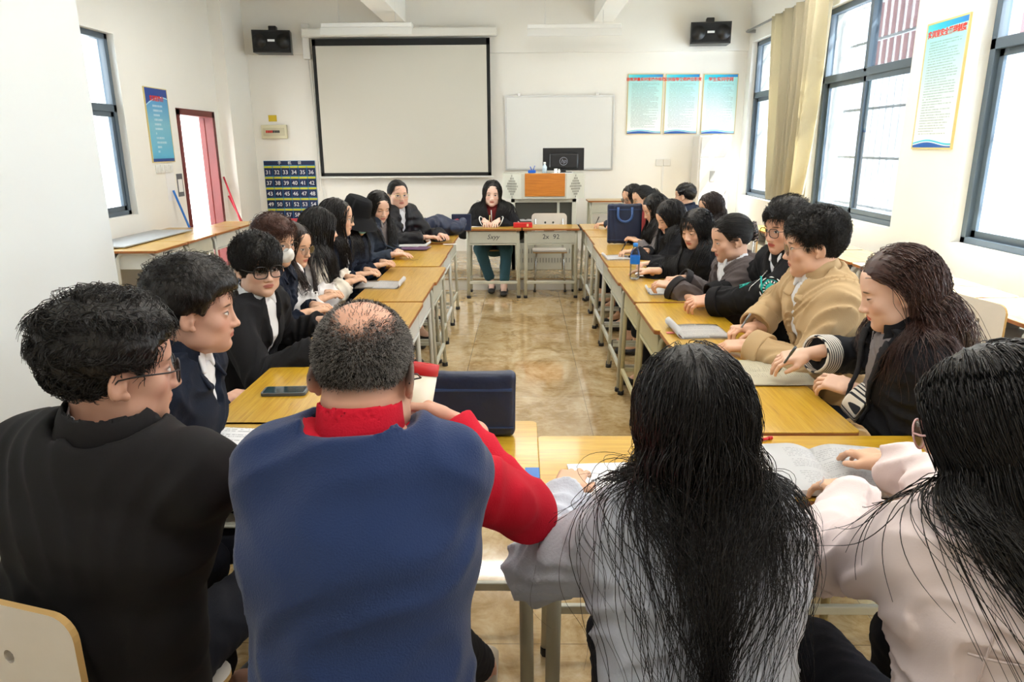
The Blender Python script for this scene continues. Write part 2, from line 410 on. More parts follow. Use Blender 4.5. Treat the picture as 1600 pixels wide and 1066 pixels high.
# whiteboard
wb = empty('whiteboard', (0, BY, 0)); tag(wb, 'small whiteboard with a thin metal frame behind the podium', 'whiteboard')
p1 = aty(791, 152, BY-.03); p2 = aty(955, 263, BY-.03)
MB().box(p1.x, p2.x, -.03, -.015, p2.z, p1.z, .004).build('writing_surface', mat('whiteboard', (228, 229, 226), .22), wb)
b = MB(); e = .018
b.box(p1.x-e, p2.x+e, -.036, -.0, p1.z, p1.z+e).box(p1.x-e, p2.x+e, -.036, 0, p2.z-e, p2.z).box(p1.x-e, p1.x, -.036, 0, p2.z, p1.z).box(p2.x, p2.x+e, -.036, 0, p2.z, p1.z)
b.build('metal_frame', mat('aluminium', (200, 202, 202), .35, metal=.6), wb)
for fx in (.12, .85):
    x = p1.x+(p2.x-p1.x)*fx
    MB().box(x-.02, x+.02, -.04, 0, p1.z+e, p1.z+.045).build('hook', M_CHROME, wb)
# loudspeakers on brackets
def speaker(px0, px1, pt, pb_, lab, turn):
    y = BY-.3; a = aty(px0, pt, y); c_ = aty(px1, pb_, y); r = empty('wall_speaker', ((a.x+c_.x)/2, y+.14, c_.z), turn); tag(r, lab, 'speaker', 'black loudspeakers high on the end wall')
    w = (c_.x-a.x)/2; h = a.z-c_.z
    MB().prism([(-w, -.14), (w, -.14), (w*.93, .13), (-w*.93, .13)], 0, h).build('cabinet', M_BLKPL, r)
    g = MB().box(-w+.015, w-.015, -.158, -.14, .015, h-.015, .006).build('grille', mat('speaker_cloth', (30, 31, 33), .9, bump=(400, .3)), r)
    for s in (-.62, .62): MB().lathe([(.0, 0), (.085, 0), (.088, .006), (.0, .007)], (0, 0, 0), 20).build('driver', M_BLKPL, g, (w*s, -.158, h/2)).rotation_euler = (PI/2, 0, 0)
    MB().box(-.045, .045, -.163, -.158, h*.48, h*.58, .002).build('badge', M_WHITEINK, g)
    MB().box(-.05, .05, -.02, .1, h, h+.07, .01).tube([(0, .04, h+.03), (0, .16, h+.03)], .02, 8).build('bracket', M_BLKPL, r)
speaker(391, 452, 47, 82, 'black box loudspeaker above the breaker box, left of the screen', math.radians(8))
speaker(1083, 1143, 34, 68, 'black box loudspeaker above the three cyan posters', math.radians(-8))
# projector body just in view under the ceiling
p = aty(450, -4, 6.0)
pj = empty('ceiling_projector', (p.x, 6.0, p.z)); tag(pj, 'white ceiling projector cut by the top edge of the photo', 'projector')
MB().box(-.15, .15, -.12, .12, 0, .11, .03, seg=4).build('body', M_WHITEP, pj)
MB().box(-.1, .1, -.1, -.06, -.012, 0.01, .004).build('foot_panel', mat('grey_plastic', (180, 182, 184), .5), pj)
MB().tube([(0, 0, .1), (0, 0, CZ-p.z)], .025, 10).build('ceiling_pole', M_WHITEP, pj)

# posters
def poster_mat(name, mode, w, h):
    m = bpy.data.materials.new(name); m.use_nodes = True; t = NT(m); b = t.n['Principled BSDF']; b.inputs['Roughness'].default_value = .35
    x, y, z = t.xyz(t.obj())           # local x 0..w , z 0..h
    u = t.math('DIVIDE', x, w); v = t.math('DIVIDE', z, h)
    if mode == 'cyan':
        col = t.ramp(v, [(0., srgb(246, 248, 246)), (.35, srgb(222, 240, 238)), (.9, srgb(158, 220, 220)), (1., srgb(160, 222, 222))])
        top = t.math('GREATER_THAN', v, t.math('ADD', .955, t.math('MULTIPLY', t.math('POWER', t.math('SUBTRACT', 1., u), 3.), -.05)))
        col = t.mix(top, col, t.ramp(u, [(0., srgb(90, 214, 220)), (.35, srgb(20, 190, 220)), (1., srgb(20, 120, 200))]))
        wv = t.math('ADD', .028, t.math('MULTIPLY', t.math('SINE', t.math('ADD', t.math('MULTIPLY', u, 5.6), 2.6)), -.016))
        col = t.mix(t.math('LESS_THAN', v, t.math('ADD', wv, .022)), col, srgb(60, 196, 220))
        col = t.mix(t.math('LESS_THAN', v, t.math('ADD', wv, .008)), col, srgb(238, 246, 248))
        col = t.mix(t.math('LESS_THAN', v, wv), col, srgb(22, 92, 178))
        lo, hi, mg, rows, ink = .10, .86, .1, 46, srgb(120, 140, 140)
    else:
        col = t.ramp(v, [(0., srgb(20, 60, 140)), (.04, srgb(20, 60, 140)), (.045, srgb(80, 176, 214)), (.5, srgb(120, 186, 208)), (.85, srgb(70, 150, 205)), (1., srgb(16, 82, 180))])
        dx = t.math('SUBTRACT', u, .75); arc = t.math('ADD', .88, t.math('MULTIPLY', t.math('MULTIPLY', dx, dx), -.22))
        col = t.mix(t.math('GREATER_THAN', v, t.math('ADD', arc, .02)), col, srgb(10, 62, 150))
        col = t.mix(t.math('MULTIPLY', t.math('GREATER_THAN', v, arc), t.math('LESS_THAN', v, t.math('ADD', arc, .012))), col, srgb(190, 226, 240))
        lo, hi, mg, rows, ink = .1, .80, .28, 16, srgb(214, 230, 238)
    # rows of small illegible print
    row = t.math('FRACT', t.math('MULTIPLY', v, rows)); rid = t.math('FLOOR', t.math('MULTIPLY', v, rows))
    wn_ = t.new('ShaderNodeTexWhiteNoise', noise_dimensions='1D'); t.put(wn_.inputs['W'], rid)
    end = t.math('SUBTRACT', 1-mg, t.math('MULTIPLY', t.math('POWER', wn_.outputs['Value'], 3.), .5))
    cv = t.new('ShaderNodeCombineXYZ'); t.put(cv.inputs[0], t.math('MULTIPLY', u, 60)); t.put(cv.inputs[1], rid)
    nz = t.noise(cv.outputs[0], 1.3, 2)
    k = t.math('MULTIPLY', t.math('LESS_THAN', row, .45), t.math('GREATER_THAN', nz, .42))
    for c_ in (t.math('GREATER_THAN', v, lo), t.math('LESS_THAN', v, hi), t.math('GREATER_THAN', u, mg), t.math('LESS_THAN', u, end)): k = t.math('MULTIPLY', k, c_)
    col = t.mix(t.math('MULTIPLY', k, .6), col, ink)
    t.put(b.inputs['Base Color'], col); return m
M_GOLD = mat('poster_edge_gold', (214, 196, 132), .4)
def poster(lab, origin, xa, w, h, title, mode, cat='poster', group=None, tsize=.06, bw=.008):
    """origin = lower-left corner; xa = direction along the wall (left to right)"""
    xa = Vector(xa); r = empty('wall_poster', (0, 0, 0)); r.matrix_world = frame4(origin, xa, (0, 0, 1)) @ Matrix.Rotation(-PI/2, 4, 'X')
    # local: x right, z up, -y toward the room
    tag(r, lab, cat, group)
    sh = MB().box(0, w, -.012, -.010, 0, h).build('printed_sheet', poster_mat('poster_print', mode, w, h), r)
    MB().box(-bw, 0, -.014, 0, -bw, h+bw).box(w, w+bw, -.014, 0, -bw, h+bw).box(0, w, -.014, 0, -bw, 0).box(0, w, -.014, 0, h, h+bw).build('edge_frame', M_GOLD, r)
    m4 = Matrix.Translation((w/2, -.0135, h*(.915 if mode == 'cyan' else .86))) @ Matrix.Rotation(PI/2, 4, 'X')
    text(title, tsize, M_REDINK, 'title_lettering', r, m4, .0008, bold=tsize*.022)
    return r
G3 = 'cyan rule posters side by side on the end wall'
for (xa_, xb_, ttl, lab, ts) in ((980, 1037, '建筑测量实训室操作规范', 'leftmost of three cyan-topped rule posters on the end wall, densest print', .047), (1038, 1094, '实训指导教师岗位职责', 'middle of the three cyan-topped rule posters on the end wall', .050), (1096, 1154, '学生实训守则', 'cyan-topped rule poster with the short title above the tall air conditioner', .056)):
    a = aty(xa_-1, 209, BY); c_ = aty(xb_-1, 115, BY)
    poster(lab, (a.x, BY, a.z), (1, 0, 0), c_.x-a.x, c_.z-a.z-.01, ttl, 'cyan', group=G3, tsize=ts)
poster('large cyan rule poster between two windows on the right wall', (RX, 5.70, 1.55), (0, -1, 0), .50, .86, '实训室安全管理制度', 'cyan', tsize=.053, bw=.012)
poster('tall blue poster left of the open red door', (LX, 7.62, 1.44), (0, 1, 0), .47, .74, '实训室简介', 'blue', tsize=.06)
# small sheets, switch panel and QR-less notice beside the door
def sheet(lab, X, y0, y1, z0, z1, m, cat, name='wall_sheet', t=.004):
    o = MB().box(min(X, X+t), max(X, X+t), y0, y1, z0, z1, .001).build(name, m); tag(o, lab, cat); return o
sheet('pale printed notice under the blue poster, by the door', LX, 7.86, 8.05, 1.02, 1.32, M_PAPER, 'notice', 'paper_notice')
o = sheet('small grey framed notice beside the door frame', LX, 8.1, 8.24, 1.05, 1.30, mat('notice_grey', (92, 94, 100), .6), 'notice', 'framed_notice')
MB().box(.004, .006, 8.12, 8.22, 1.10, 1.24).build('notice_paper', M_PAPER, o, (LX, 0, 0))
r = empty('switch_panel', (LX, 7.66, 1.32)); tag(r, 'row of four white light switches under the blue poster', 'light switch')
for k in range(4):
    s_ = MB().box(0, .012, k*.095, k*.095+.086, 0, .086, .003).build('switch_plate', M_WHITEP, r); MB().box(.012, .018, k*.095+.02, k*.095+.066, .02, .066, .002).build('rocker', M_WHITEP, s_)
# breaker box and the yellow sticker above it
a = aty(409, 217, BY-.05); c_ = aty(447, 195, BY-.05)
r = empty('breaker_box', (a.x, BY, a.z)); tag(r, 'cream breaker box with a row of switches under the left speaker', 'breaker box'); w, h = c_.x-a.x, c_.z-a.z
M_CRM = mat('breaker_cream', (214, 208, 178), .4)
MB().box(0, w, -.05, 0, 0, h, .008).build('case', M_CRM, r); MB().box(.03, w-.03, -.056, -.05, .04, h-.04, .003).build('cover', mat('breaker_cover', (196, 190, 160), .3), r)
for k in range(8): MB().box(.07+k*.024, .088+k*.024, -.062, -.056, h*.42, h*.6).build('breaker_switch', M_RED if k < 4 else M_BLKPL, r)
a = aty(420, 190, BY); c_ = aty(432, 180, BY)
o = MB().box(a.x, c_.x, BY-.004, BY, a.z, c_.z).build('warning_sticker', mat('sticker_yellow', (212, 184, 40), .5)); tag(o, 'small yellow warning sticker above the breaker box', 'sticker')
# numbered pocket chart
a = aty(425, 342, BY-.02); c_ = aty(488, 251, BY-.02)
r = empty('pocket_chart', (a.x, BY-.004, a.z)); tag(r, 'navy hanging pocket chart with white numbers 31 to 60 on the end wall', 'pocket chart')
w = c_.x-a.x; h = c_.z-a.z; w += .03
M_NV = mat('chart_navy', (20, 36, 78), .7); M_CY = mat('chart_piping', (40, 130, 180), .6); M_YL = mat('pocket_yellow', (196, 198, 52), .7)
MB().box(-.05, w, -.006, 0, 0, h, .002).build('backing', M_CY, r)
MB().box(-.045, w-.005, -.009, -.006, h*.925, h-.005).build('header_strip', M_NV, r)
for k_, ch_ in enumerate('手机袋'): text(ch_, .05, M_WHITEINK, 'header_character', r, Matrix.Translation((w/2-.02+(k_-1)*.14, -.011, h*.96)) @ Matrix.Rotation(PI/2, 4, 'X'))
pw = (w+.05)/6; ph = h*.92/5
for j in range(5):
    for i in range(6):
        x = -.05+i*pw; z = h*.92-(j+1)*ph
        q = MB().box(x+.005, x+pw-.005, -.018, -.006, z+.004, z+ph*.76, .003).build('pocket', M_NV, r)
        MB().box(x+.004, x+pw-.004, -.010, -.006, z+ph*.77, z+ph*.95, .001).build('pocket_lining', M_YL, q)
        text(str(31+j*6+i), ph*.52, M_WHITEINK, 'pocket_number', q, Matrix.Translation((x+pw/2, -.0195, z+ph*.36)) @ Matrix.Rotation(PI/2, 4, 'X'), .001)
# red panel below the chart, socket and trunking, AC
a = aty(452, 362, BY-.3)
o = MB().box(a.x-.1, a.x+.14, BY-.31, BY-.29, .13, a.z+.18, .004).build('red_board', mat('red_board', (178, 44, 52), .5)); tag(o, 'dark red board standing under the numbered pocket chart', 'board')
a = aty(1036, 254, BY)
o = empty('wall_socket', (a.x, BY, a.z)); tag(o, 'double wall socket with white trunking right of the podium', 'socket')
for s in (-1, 1): MB().box(-.05+s*.052, .05+s*.052, -.014, 0, -.045, .045, .003).build('socket_plate', mat('socket_white', (222, 220, 214), .4), o)
MB().box(-.012, .012, -.014, 0, .13-a.z, -.045).build('cable_trunking', M_WHITEP, o)
a = aty(1093, 211, BY-.42); c_ = aty(1144, 211, BY-.42)
ac = empty('air_conditioner', (a.x, BY-.42, .13)); tag(ac, 'tall white floor-standing air conditioner in the far right corner', 'air conditioner'); w = c_.x-a.x; h = a.z-.13
M_AC = mat('ac_white', (226, 222, 216), .35)
MB().box(0, w, 0, .36, 0, h, .02, seg=3).build('cabinet', M_AC, ac)
MB().box(.03, w-.03, -.012, 0, h-.28, h-.03, .004).build('air_outlet', mat('ac_grey', (206, 202, 196), .4), ac)
MB().box(.03, w-.03, -.012, 0, .2, h-.3, .004).build('front_panel', M_AC, ac)
MB().box(w*.38, w*.55, -.016, -.012, h-.6, h-.46, .002).build('display', mat('ac_display', (164, 162, 156), .3), ac)
MB().box(w*.76, w*.92, -.014, -.012, h-.46, h-.32).build('energy_label', mat('energy_label', (190, 214, 220), .5), ac)

# podium with monitor
YP = 8.5
a = aty(785, 272, YP); c_ = aty(915, 272, YP); zt = a.z; zb = aty(850, 311, YP).z; x0, x1 = a.x, c_.x
pd = empty('podium', ((x0+x1)/2, YP, .13)); tag(pd, 'grey steel multimedia podium with an orange wood panel behind the empty chair', 'podium')
M_POD = mat('podium_grey', (200, 200, 186), .4); w = (x1-x0)/2; zt -= .13; zb -= .13
xm = w*.55
b = MB().prism([(-w, .12), (-xm, 0), (xm, 0), (w, .12), (w, .62), (-w, .62)], zb, zt).build('upper_cabinet', M_POD, pd)
px0, px1 = aty(820, 272, YP).x-(x0+x1)/2, aty(883, 272, YP).x-(x0+x1)/2
MB().box(px0, px1, -.014, 0, zb+.03, zt+.005, .003).build('wood_panel', M_PANELW, pd)
for s in (-1, 1):
    sl = MB(); n = 0
    for i in range(-4, 5):
        k = 4-abs(i)
        for j in range(-k, k+1):
            t_ = .5+i*.075; X = s*(xm+(w-xm)*t_); Y = .12*t_-.004; Z = (zb+zt)/2+j*.03
            sl.box(X-.003, X+.003, Y-.003, Y+.004, Z-.010, Z+.010)
    sl.build('speaker_slots', mat('slot_dark', (128, 128, 120), .7), pd)
lw = w*.8
lc = MB().box(-lw, -lw+.05, .06, .6, 0, zb, .004).box(lw-.05, lw, .06, .6, 0, zb, .004).box(-lw, lw, .06, .6, zb-.045, zb, .004).box(-lw, lw, .56, .6, 0, zb).box(-lw, lw, .06, .6, 0, .32, .004).build('lower_cabinet', M_POD, pd)
MB().box(-lw+.05, lw-.05, .1, .55, .32, zb-.045).build('dark_interior', mat('podium_dark', (66, 66, 58), .6), pd)
MB().box(.16, .19, .085, .11, .32, zb-.045).build('divider', M_POD, pd)
b = MB()
for z in (.09, .20):
    for k in range(22): b.box(-lw+.1+k*.035, -lw+.108+k*.035, .055, .062, z, z+.055)
b.build('vent_slots', mat('slot_dark', (128, 128, 120), .7), pd)
ztw = zt+.13
a = aty(848, 270, YP+.25); c_ = aty(913, 231, YP+.25)
mn = empty('computer_monitor', ((a.x+c_.x)/2, YP+.25, ztw)); tag(mn, 'black computer monitor seen from behind on the podium', 'monitor'); w = (c_.x-a.x)/2; h = c_.z-ztw
MB().box(-w, w, 0, .03, .03, h, .006).build('screen_shell', M_BLKPL, mn)
MB().box(-w*.68, w*.72, -.03, 0, .05, h*.8, .02, seg=3).build('rear_housing', mat('monitor_back', (30, 31, 34), .3), mn)
MB().tube([(.045*math.cos(t_), -.032, h*.47+.045*math.sin(t_)) for t_ in np.linspace(0, 2*PI, 25)[:-1]], .003, 5, closed=True).build('logo_ring', mat('logo_silver', (150, 156, 170), .3, metal=.5), mn)
text('hp', .065, MATS['logo_silver'], 'logo_lettering', mn, Matrix.Translation((0, -.033, h*.48)) @ Matrix.Rotation(PI/2, 4, 'X'), .001, shear=.3)
MB().box(-.03, .03, -.02, .02, 0, .06).box(-.1, .1, -.06, .09, 0, .01, .003).build('stand', M_BLKPL, mn)
p = aty(831, 269, YP+.1)
o = MB().box(-.045, .045, -.03, .03, 0, .035, .006).tube([(0, 0, .03), (-.02, 0, .075)], .006, 6).tube([(.015, 0, .03), (.035, 0, .085)], .005, 6).build('pen_holder', mat('blue_plastic', (20, 90, 190), .35), loc=(p.x, YP+.1, ztw+.005)); tag(o, 'small blue pen holder on top of the podium', 'pen holder')
p = aty(851, 269, YP+.08)
o = empty('spray_bottle', (p.x, YP+.08, ztw+.005)); tag(o, 'small clear bottle with a white cap on the podium beside the monitor', 'bottle')
MB().lathe([(.0, 0), (.026, .0), (.027, .07), (.012, .095), (.011, .1)], n=16).build('bottle_body', mat('pale_plastic', (196, 214, 226), .2), o); MB().lathe([(0, .1), (.014, .1), (.014, .125), (0, .126)], n=12).build('cap', M_WHITEP, o)
for q, (px, lab) in enumerate((( 868, 'white paper cup behind the podium panel, left'),)):
    p = aty(px, 268, YP+.16); 
    o = MB().box(-.02, .02, -.01, .01, 0, .05, .004).box(.03, .05, -.01, .01, 0, .045, .004).build('chalk_box', M_WHITEP, loc=(p.x, YP+.12, ztw+.005)); tag(o, 'little white chalk box in front of the monitor base', 'box')
p = aty(875, 269, YP+.05)
o = MB().box(-.09, .15, -.06, .06, 0, .004).build('paper_sheet', M_PAPER, loc=(p.x, YP+.09, ztw+.002)); tag(o, 'white sheet of paper lying on the podium top', 'paper')

# curtain + rail
M_CUR = mat('curtain_beige', (202, 192, 164), .85, bump=(120, .15))
cr = MB().tube([(RX-.1, 5.8, 2.98), (RX-.1, 9.95, 2.98)], .014, 8).box(RX-.1, RX, 9.9, 9.93, 2.96, 3.0).box(RX-.1, RX, 7.9, 7.93, 2.96, 3.0).build('curtain_rail', mat('rail_grey', (140, 142, 144), .4)); tag(cr, 'grey metal curtain rail along the top of the right windows', 'curtain rail')
def cur(u, v):
    y = 7.35+u*(1.45-.0*v); pinch = 1-.25*math.sin(PI*min(1, v*1.15))*.8
    yc = 8.12-.1*v
    y = yc+(y-yc-.0)*(.62+.38*(1-v)**.6)
    dx = .055*math.sin(u*2*PI*9+math.sin(v*3)*.8)+.02*math.sin(u*2*PI*4+1+v*2)
    return Vector((RX-.13+dx, y, 2.97-v*2.0))
cu_ = MB().grid(cur, 160, 30, .004).build('window_curtain', M_CUR); tag(cu_, 'beige pleated curtain gathered beside the middle right window', 'curtain')

# mops and broom by the door
def stick(lab, p0, p1, m, name, cat, head=None):
    r = empty(name, p0); tag(r, lab, cat); d = Vector(p1)-Vector(p0)
    MB().tube([(0, 0, .06), tuple(d)], .012, 8).build('handle', m, r)
    MB().box(-.12, .12, -.03, .03, 0, .07, .01).build('head', head or M_BLKPL, r)
stick('blue broom handle leaning on the wall under the notices', (LX+.28, 8.1, 0), (LX+.03, 7.93, 1.13), mat('blue_stick', (20, 110, 200), .35), 'broom', 'broom')
stick('red mop handle right of the door, leaning to the left', (LX+.34, 9.36, 0), (LX+.03, 9.32, 1.22), mat('red_stick', (196, 40, 60), .35), 'mop', 'mop')
stick('second red mop handle right of the door, leaning the other way', (LX+.42, 9.40, 0), (LX+.06, 9.34, .98), MATS['red_stick'], 'mop', 'mop')

# ------------------------------------------------------------------ added fill lamps under the ceiling, out of view, to brighten the room
def fill_light(x, y):
    r = empty('fill_lamp', (x, y, 3.2)); tag(r, 'added unseen twin-tube fill lamp %s, %s' % ('over the left wall desks' if x < -1 else 'over the middle aisle' if x < 1 else 'beside the right windows', {.6: 'above the near desks', 2.8: 'level with the phone on the desk', 5.0: 'halfway down the room', 7.3: 'above the far desks'}[y]), 'lamp', 'added fill lamps over the desks')
    MB().box(-.65, .65, -.09, .09, 0, .05, .01).build('lamp_body', M_WHITEP, r)
    m = bpy.data.materials.get('fill_tube')
    if not m:
        m = bpy.data.materials.new('fill_tube'); m.use_nodes = True; bsdf(m).inputs['Emission Color'].default_value = (1, .97, .92, 1); bsdf(m).inputs['Emission Strength'].default_value = 8
    for s in (-1, 1): MB().tube([(-.6, s*.045, -.02), (.6, s*.045, -.02)], .014, 8).build('tube', m, r)
    for s in (-.5, .5): MB().tube([(s, 0, .05), (s, 0, CZ-3.2)], .004, 5).build('wire', M_WHITEP, r)
    l = bpy.data.lights.new('fill_light', 'AREA'); l.shape = 'RECTANGLE'; l.size = 1.25; l.size_y = .16; l.energy = FILL; l.color = (1, .97, .92)
    o = bpy.data.objects.new('fill_light', l); COL.objects.link(o); o.parent = r; o.location = (0, 0, -.045)
for x in (-2.1, .0, 2.1):
    for y in (.6, 2.8, 5.0, 7.3):
        if not (x < -2 and y < 3.4): fill_light(x, y)
# ------------------------------------------------------------------ implicit-surface modelling (numpy)
def V3(*a): return np.array(a if len(a) == 3 else a[0], float)
def unit(v): v = np.asarray(v, float); return v/max(1e-9, np.linalg.norm(v))
class Prim:
    """signed-distance primitive: fn(P)->d, lo/hi bounds"""
    def __init__(s, fn, lo, hi, k=.02, op='+'): s.fn, s.lo, s.hi, s.k, s.op = fn, np.asarray(lo, float), np.asarray(hi, float), k, op
def cone(a, b, ra, rb, k=.02, op='+'):
    a, b = V3(a), V3(b); ba = b-a; L2 = max(1e-9, ba@ba)
    def fn(P):
        t = np.clip(((P-a)@ba)/L2, 0, 1); return np.linalg.norm(P-a-t[..., None]*ba, axis=-1)-(ra+(rb-ra)*t)
    r = max(ra, rb); return Prim(fn, np.minimum(a, b)-r, np.maximum(a, b)+r, k, op)
def ell(c, r, R=None, k=.02, op='+'):
    c, r = V3(c), V3(r); R = np.eye(3) if R is None else np.asarray(R)      # rows of R = local axes
    def fn(P):
        q = (P-c)@R.T; k0 = np.linalg.norm(q/r, axis=-1); k1 = np.linalg.norm(q/(r*r), axis=-1)
        return k0*(k0-1)/np.maximum(k1, 1e-6)
    m = r.max(); return Prim(fn, c-m, c+m, k, op)
def slab(a, b, ra, rb, lat, k=.03, op='+'):
    """tapered elliptic limb: ra=(lateral,depth) at a, rb at b"""
    a, b = V3(a), V3(b); ax = b-a; L = np.linalg.norm(ax); ax = ax/L; lat = unit(V3(lat)-ax*(V3(lat)@ax)); dp = np.cross(ax, lat)
    ra, rb = np.array(ra, float), np.array(rb, float)
    def fn(P):
        q = P-a; s = q@ax; t = np.clip(s/L, 0, 1); w = s-t*L; rr = ra+(rb-ra)*t[..., None]
        u = q@lat; v = q@dp; mn = rr.min(axis=-1)
        k0 = np.sqrt((u/rr[..., 0])**2+(v/rr[..., 1])**2+(w/mn)**2); g = np.sqrt((u/rr[..., 0]**2)**2+(v/rr[..., 1]**2)**2+(w/mn**2)**2)
        return k0*(k0-1)/np.maximum(g, 1e-6)
    m = max(ra.max(), rb.max()); return Prim(fn, np.minimum(a, b)-m, np.maximum(a, b)+m, k, op)
def rbox(c, h, r, R=None, k=.005, op='+'):
    c, h = V3(c), V3(h)-r; R = np.eye(3) if R is None else np.asarray(R)
    def fn(P):
        q = np.abs((P-c)@R.T)-h; return np.linalg.norm(np.maximum(q, 0), axis=-1)+np.minimum(q.max(axis=-1), 0)-r
    m = np.linalg.norm(h)+r; return Prim(fn, c-m, c+m, k, op)
def combine(a, b, k, op):
    if op == '+':
        h = np.maximum(k-np.abs(a-b), 0)/k; return np.minimum(a, b)-h*h*k*.25
    if op == '-': b = -b
    h = np.maximum(k-np.abs(a-b), 0)/k; return np.maximum(a, b)+h*h*k*.25
def evalp(prims, P):
    d = np.full(P.shape[:-1], .3)
    for p in prims: d = combine(d, p.fn(P), p.k, p.op)
    return d
def mesh_sdf(prims, h, disp=None, pad=None, clip=None):
    """surface-nets mesh of the smooth combination of prims; returns verts, quads"""
    add = [p for p in prims if p.op == '+']; pad = pad or 3*h
    lo = np.min([p.lo for p in add], axis=0)-pad; hi = np.max([p.hi for p in add], axis=0)+pad
    if clip is not None: lo = np.maximum(lo, clip[0]); hi = np.minimum(hi, clip[1])
    n = np.ceil((hi-lo)/h).astype(int)+1; ax = [lo[i]+h*np.arange(n[i]) for i in range(3)]
    F = np.full(n, .3, np.float32)
    for p in prims:
        if p.op == '*': sl = (slice(None),)*3
        else:
            m = p.k+4*h+.012; a = np.clip(((p.lo-m-lo)/h).astype(int), 0, n); b = np.clip(((p.hi+m-lo)/h).astype(int)+2, 0, n)
            if (b <= a).any(): continue
            sl = tuple(slice(a[i], b[i]) for i in range(3))
        G = np.stack(np.meshgrid(ax[0][sl[0]], ax[1][sl[1]], ax[2][sl[2]], indexing='ij'), -1)
        F[sl] = combine(F[sl], p.fn(G), p.k, p.op)
    if disp is not None:
        idx = np.argwhere(np.abs(F) < 3*h+.012); P = lo+idx*h
        F[idx[:, 0], idx[:, 1], idx[:, 2]] += disp(P).astype(np.float32)
    F[0] = F[-1] = .1; F[:, 0] = F[:, -1] = .1; F[:, :, 0] = F[:, :, -1] = .1
    S = F < 0; c = [S[i:n[0]-1+i, j:n[1]-1+j, k_:n[2]-1+k_] for i in (0, 1) for j in (0, 1) for k_ in (0, 1)]
    al = np.logical_and.reduce(c); an = np.logical_or.reduce(c); act = an & ~al
    cells = np.argwhere(act); m = len(cells); ids = np.full(act.shape, -1, np.int64); ids[act] = np.arange(m)
    acc = np.zeros((m, 3)); cnt = np.zeros(m)
    cor = [(i, j, k_) for i in (0, 1) for j in (0, 1) for k_ in (0, 1)]
    for a in cor:
        for axn in range(3):
            if a[axn]: continue
            b = list(a); b[axn] = 1
            fa = F[cells[:, 0]+a[0], cells[:, 1]+a[1], cells[:, 2]+a[2]]; fb = F[cells[:, 0]+b[0], cells[:, 1]+b[1], cells[:, 2]+b[2]]
            x = (fa < 0) != (fb < 0); t = np.where(x, fa/np.where(x, fa-fb, 1), 0)
            pt = np.array(a, float)[None]*np.ones((m, 1)); pt[:, axn] = t
            acc += pt*x[:, None]; cnt += x
    verts = lo+(cells+acc/np.maximum(cnt, 1)[:, None])*h
    quads = []
    for axn in range(3):
        sa = [slice(1, -1)]*3; sa[axn] = slice(0, -1); sb = list(sa); sb[axn] = slice(1, None)
        A = S[tuple(sa)]; B = S[tuple(sb)]; o = np.argwhere(A != B); inside = A[o[:, 0], o[:, 1], o[:, 2]]
        o = o+1; o[:, axn] -= 1
        u, v = [(1, 2), (2, 0), (0, 1)][axn]
        def cid(du, dv):
            q = o.copy(); q[:, u] -= du; q[:, v] -= dv; return ids[q[:, 0], q[:, 1], q[:, 2]]
        Q = np.stack([cid(1, 1), cid(0, 1), cid(0, 0), cid(1, 0)], 1); Q[~inside] = Q[~inside][:, ::-1]; quads.append(Q)
    Q = np.concatenate(quads); return verts, Q[(Q >= 0).all(axis=1)]
def np_object(name, parts, mats, parent=None, attr=None, smooth=True):
    """parts = [(verts, faces, material index)] joined in one mesh object"""
    V = np.concatenate([p[0] for p in parts]); off = 0; LI = []; LS = []; MI = []
    for v, f, mi in parts:
        LI.append((f+off).ravel()); LS.append(np.full(len(f), f.shape[1])); MI.append(np.full(len(f), mi)); off += len(v)
    LI = np.concatenate(LI); LS = np.concatenate(LS); MI = np.concatenate(MI)
    me = bpy.data.meshes.new(name); me.vertices.add(len(V)); me.vertices.foreach_set('co', V.astype(np.float32).ravel())
    me.loops.add(len(LI)); me.loops.foreach_set('vertex_index', LI.astype(np.int32))
    me.polygons.add(len(LS)); st = np.concatenate([[0], np.cumsum(LS)[:-1]]); me.polygons.foreach_set('loop_start', st.astype(np.int32)); me.polygons.foreach_set('loop_total', LS.astype(np.int32))
    me.polygons.foreach_set('material_index', MI.astype(np.int32)); me.polygons.foreach_set('use_smooth', np.full(len(LS), smooth))
    for m in mats: me.materials.append(m)
    if attr is not None:
        a = me.attributes.new('hc', 'FLOAT_VECTOR', 'POINT'); a.data.foreach_set('vector', attr.astype(np.float32).ravel())
    me.update(); o = bpy.data.objects.new(name, me); COL.objects.link(o)
    if parent is not None: o.parent = parent
    return o
def sdf_object(name, prims, h, m, parent=None, disp=None, clip=None):
    v, q = mesh_sdf(prims, h, disp, clip=clip); return np_object(name, [(v, q, 0)], [m], parent)
_rs = np.random.RandomState(5)
def folds(amp, freq, seed, stretch=(1, 1, 1)):
    """soft cloth creases"""
    r = np.random.RandomState(seed); K = r.normal(size=(7, 3)); K /= np.linalg.norm(K, axis=1)[:, None]; ph = r.uniform(0, 6.28, 7); S_ = np.array(stretch)
    def fn(P):
        Q = P*S_*freq; w = 1.3*np.sin(Q@K[0]*.6+ph[0])+1.1*np.sin(Q@K[1]*.9+ph[1])
        a = 1-2*np.abs(np.sin(Q@K[2]+w+ph[2])); b = 1-2*np.abs(np.sin(Q@K[3]*1.6+1.4*w+ph[3])); m = .5+.5*np.sin(Q@K[4]*.5+ph[4])
        return -amp*(a*m*.6+b*(1-m)*.5+.4*np.sin(Q@K[5]*.7+ph[5]))
    return fn

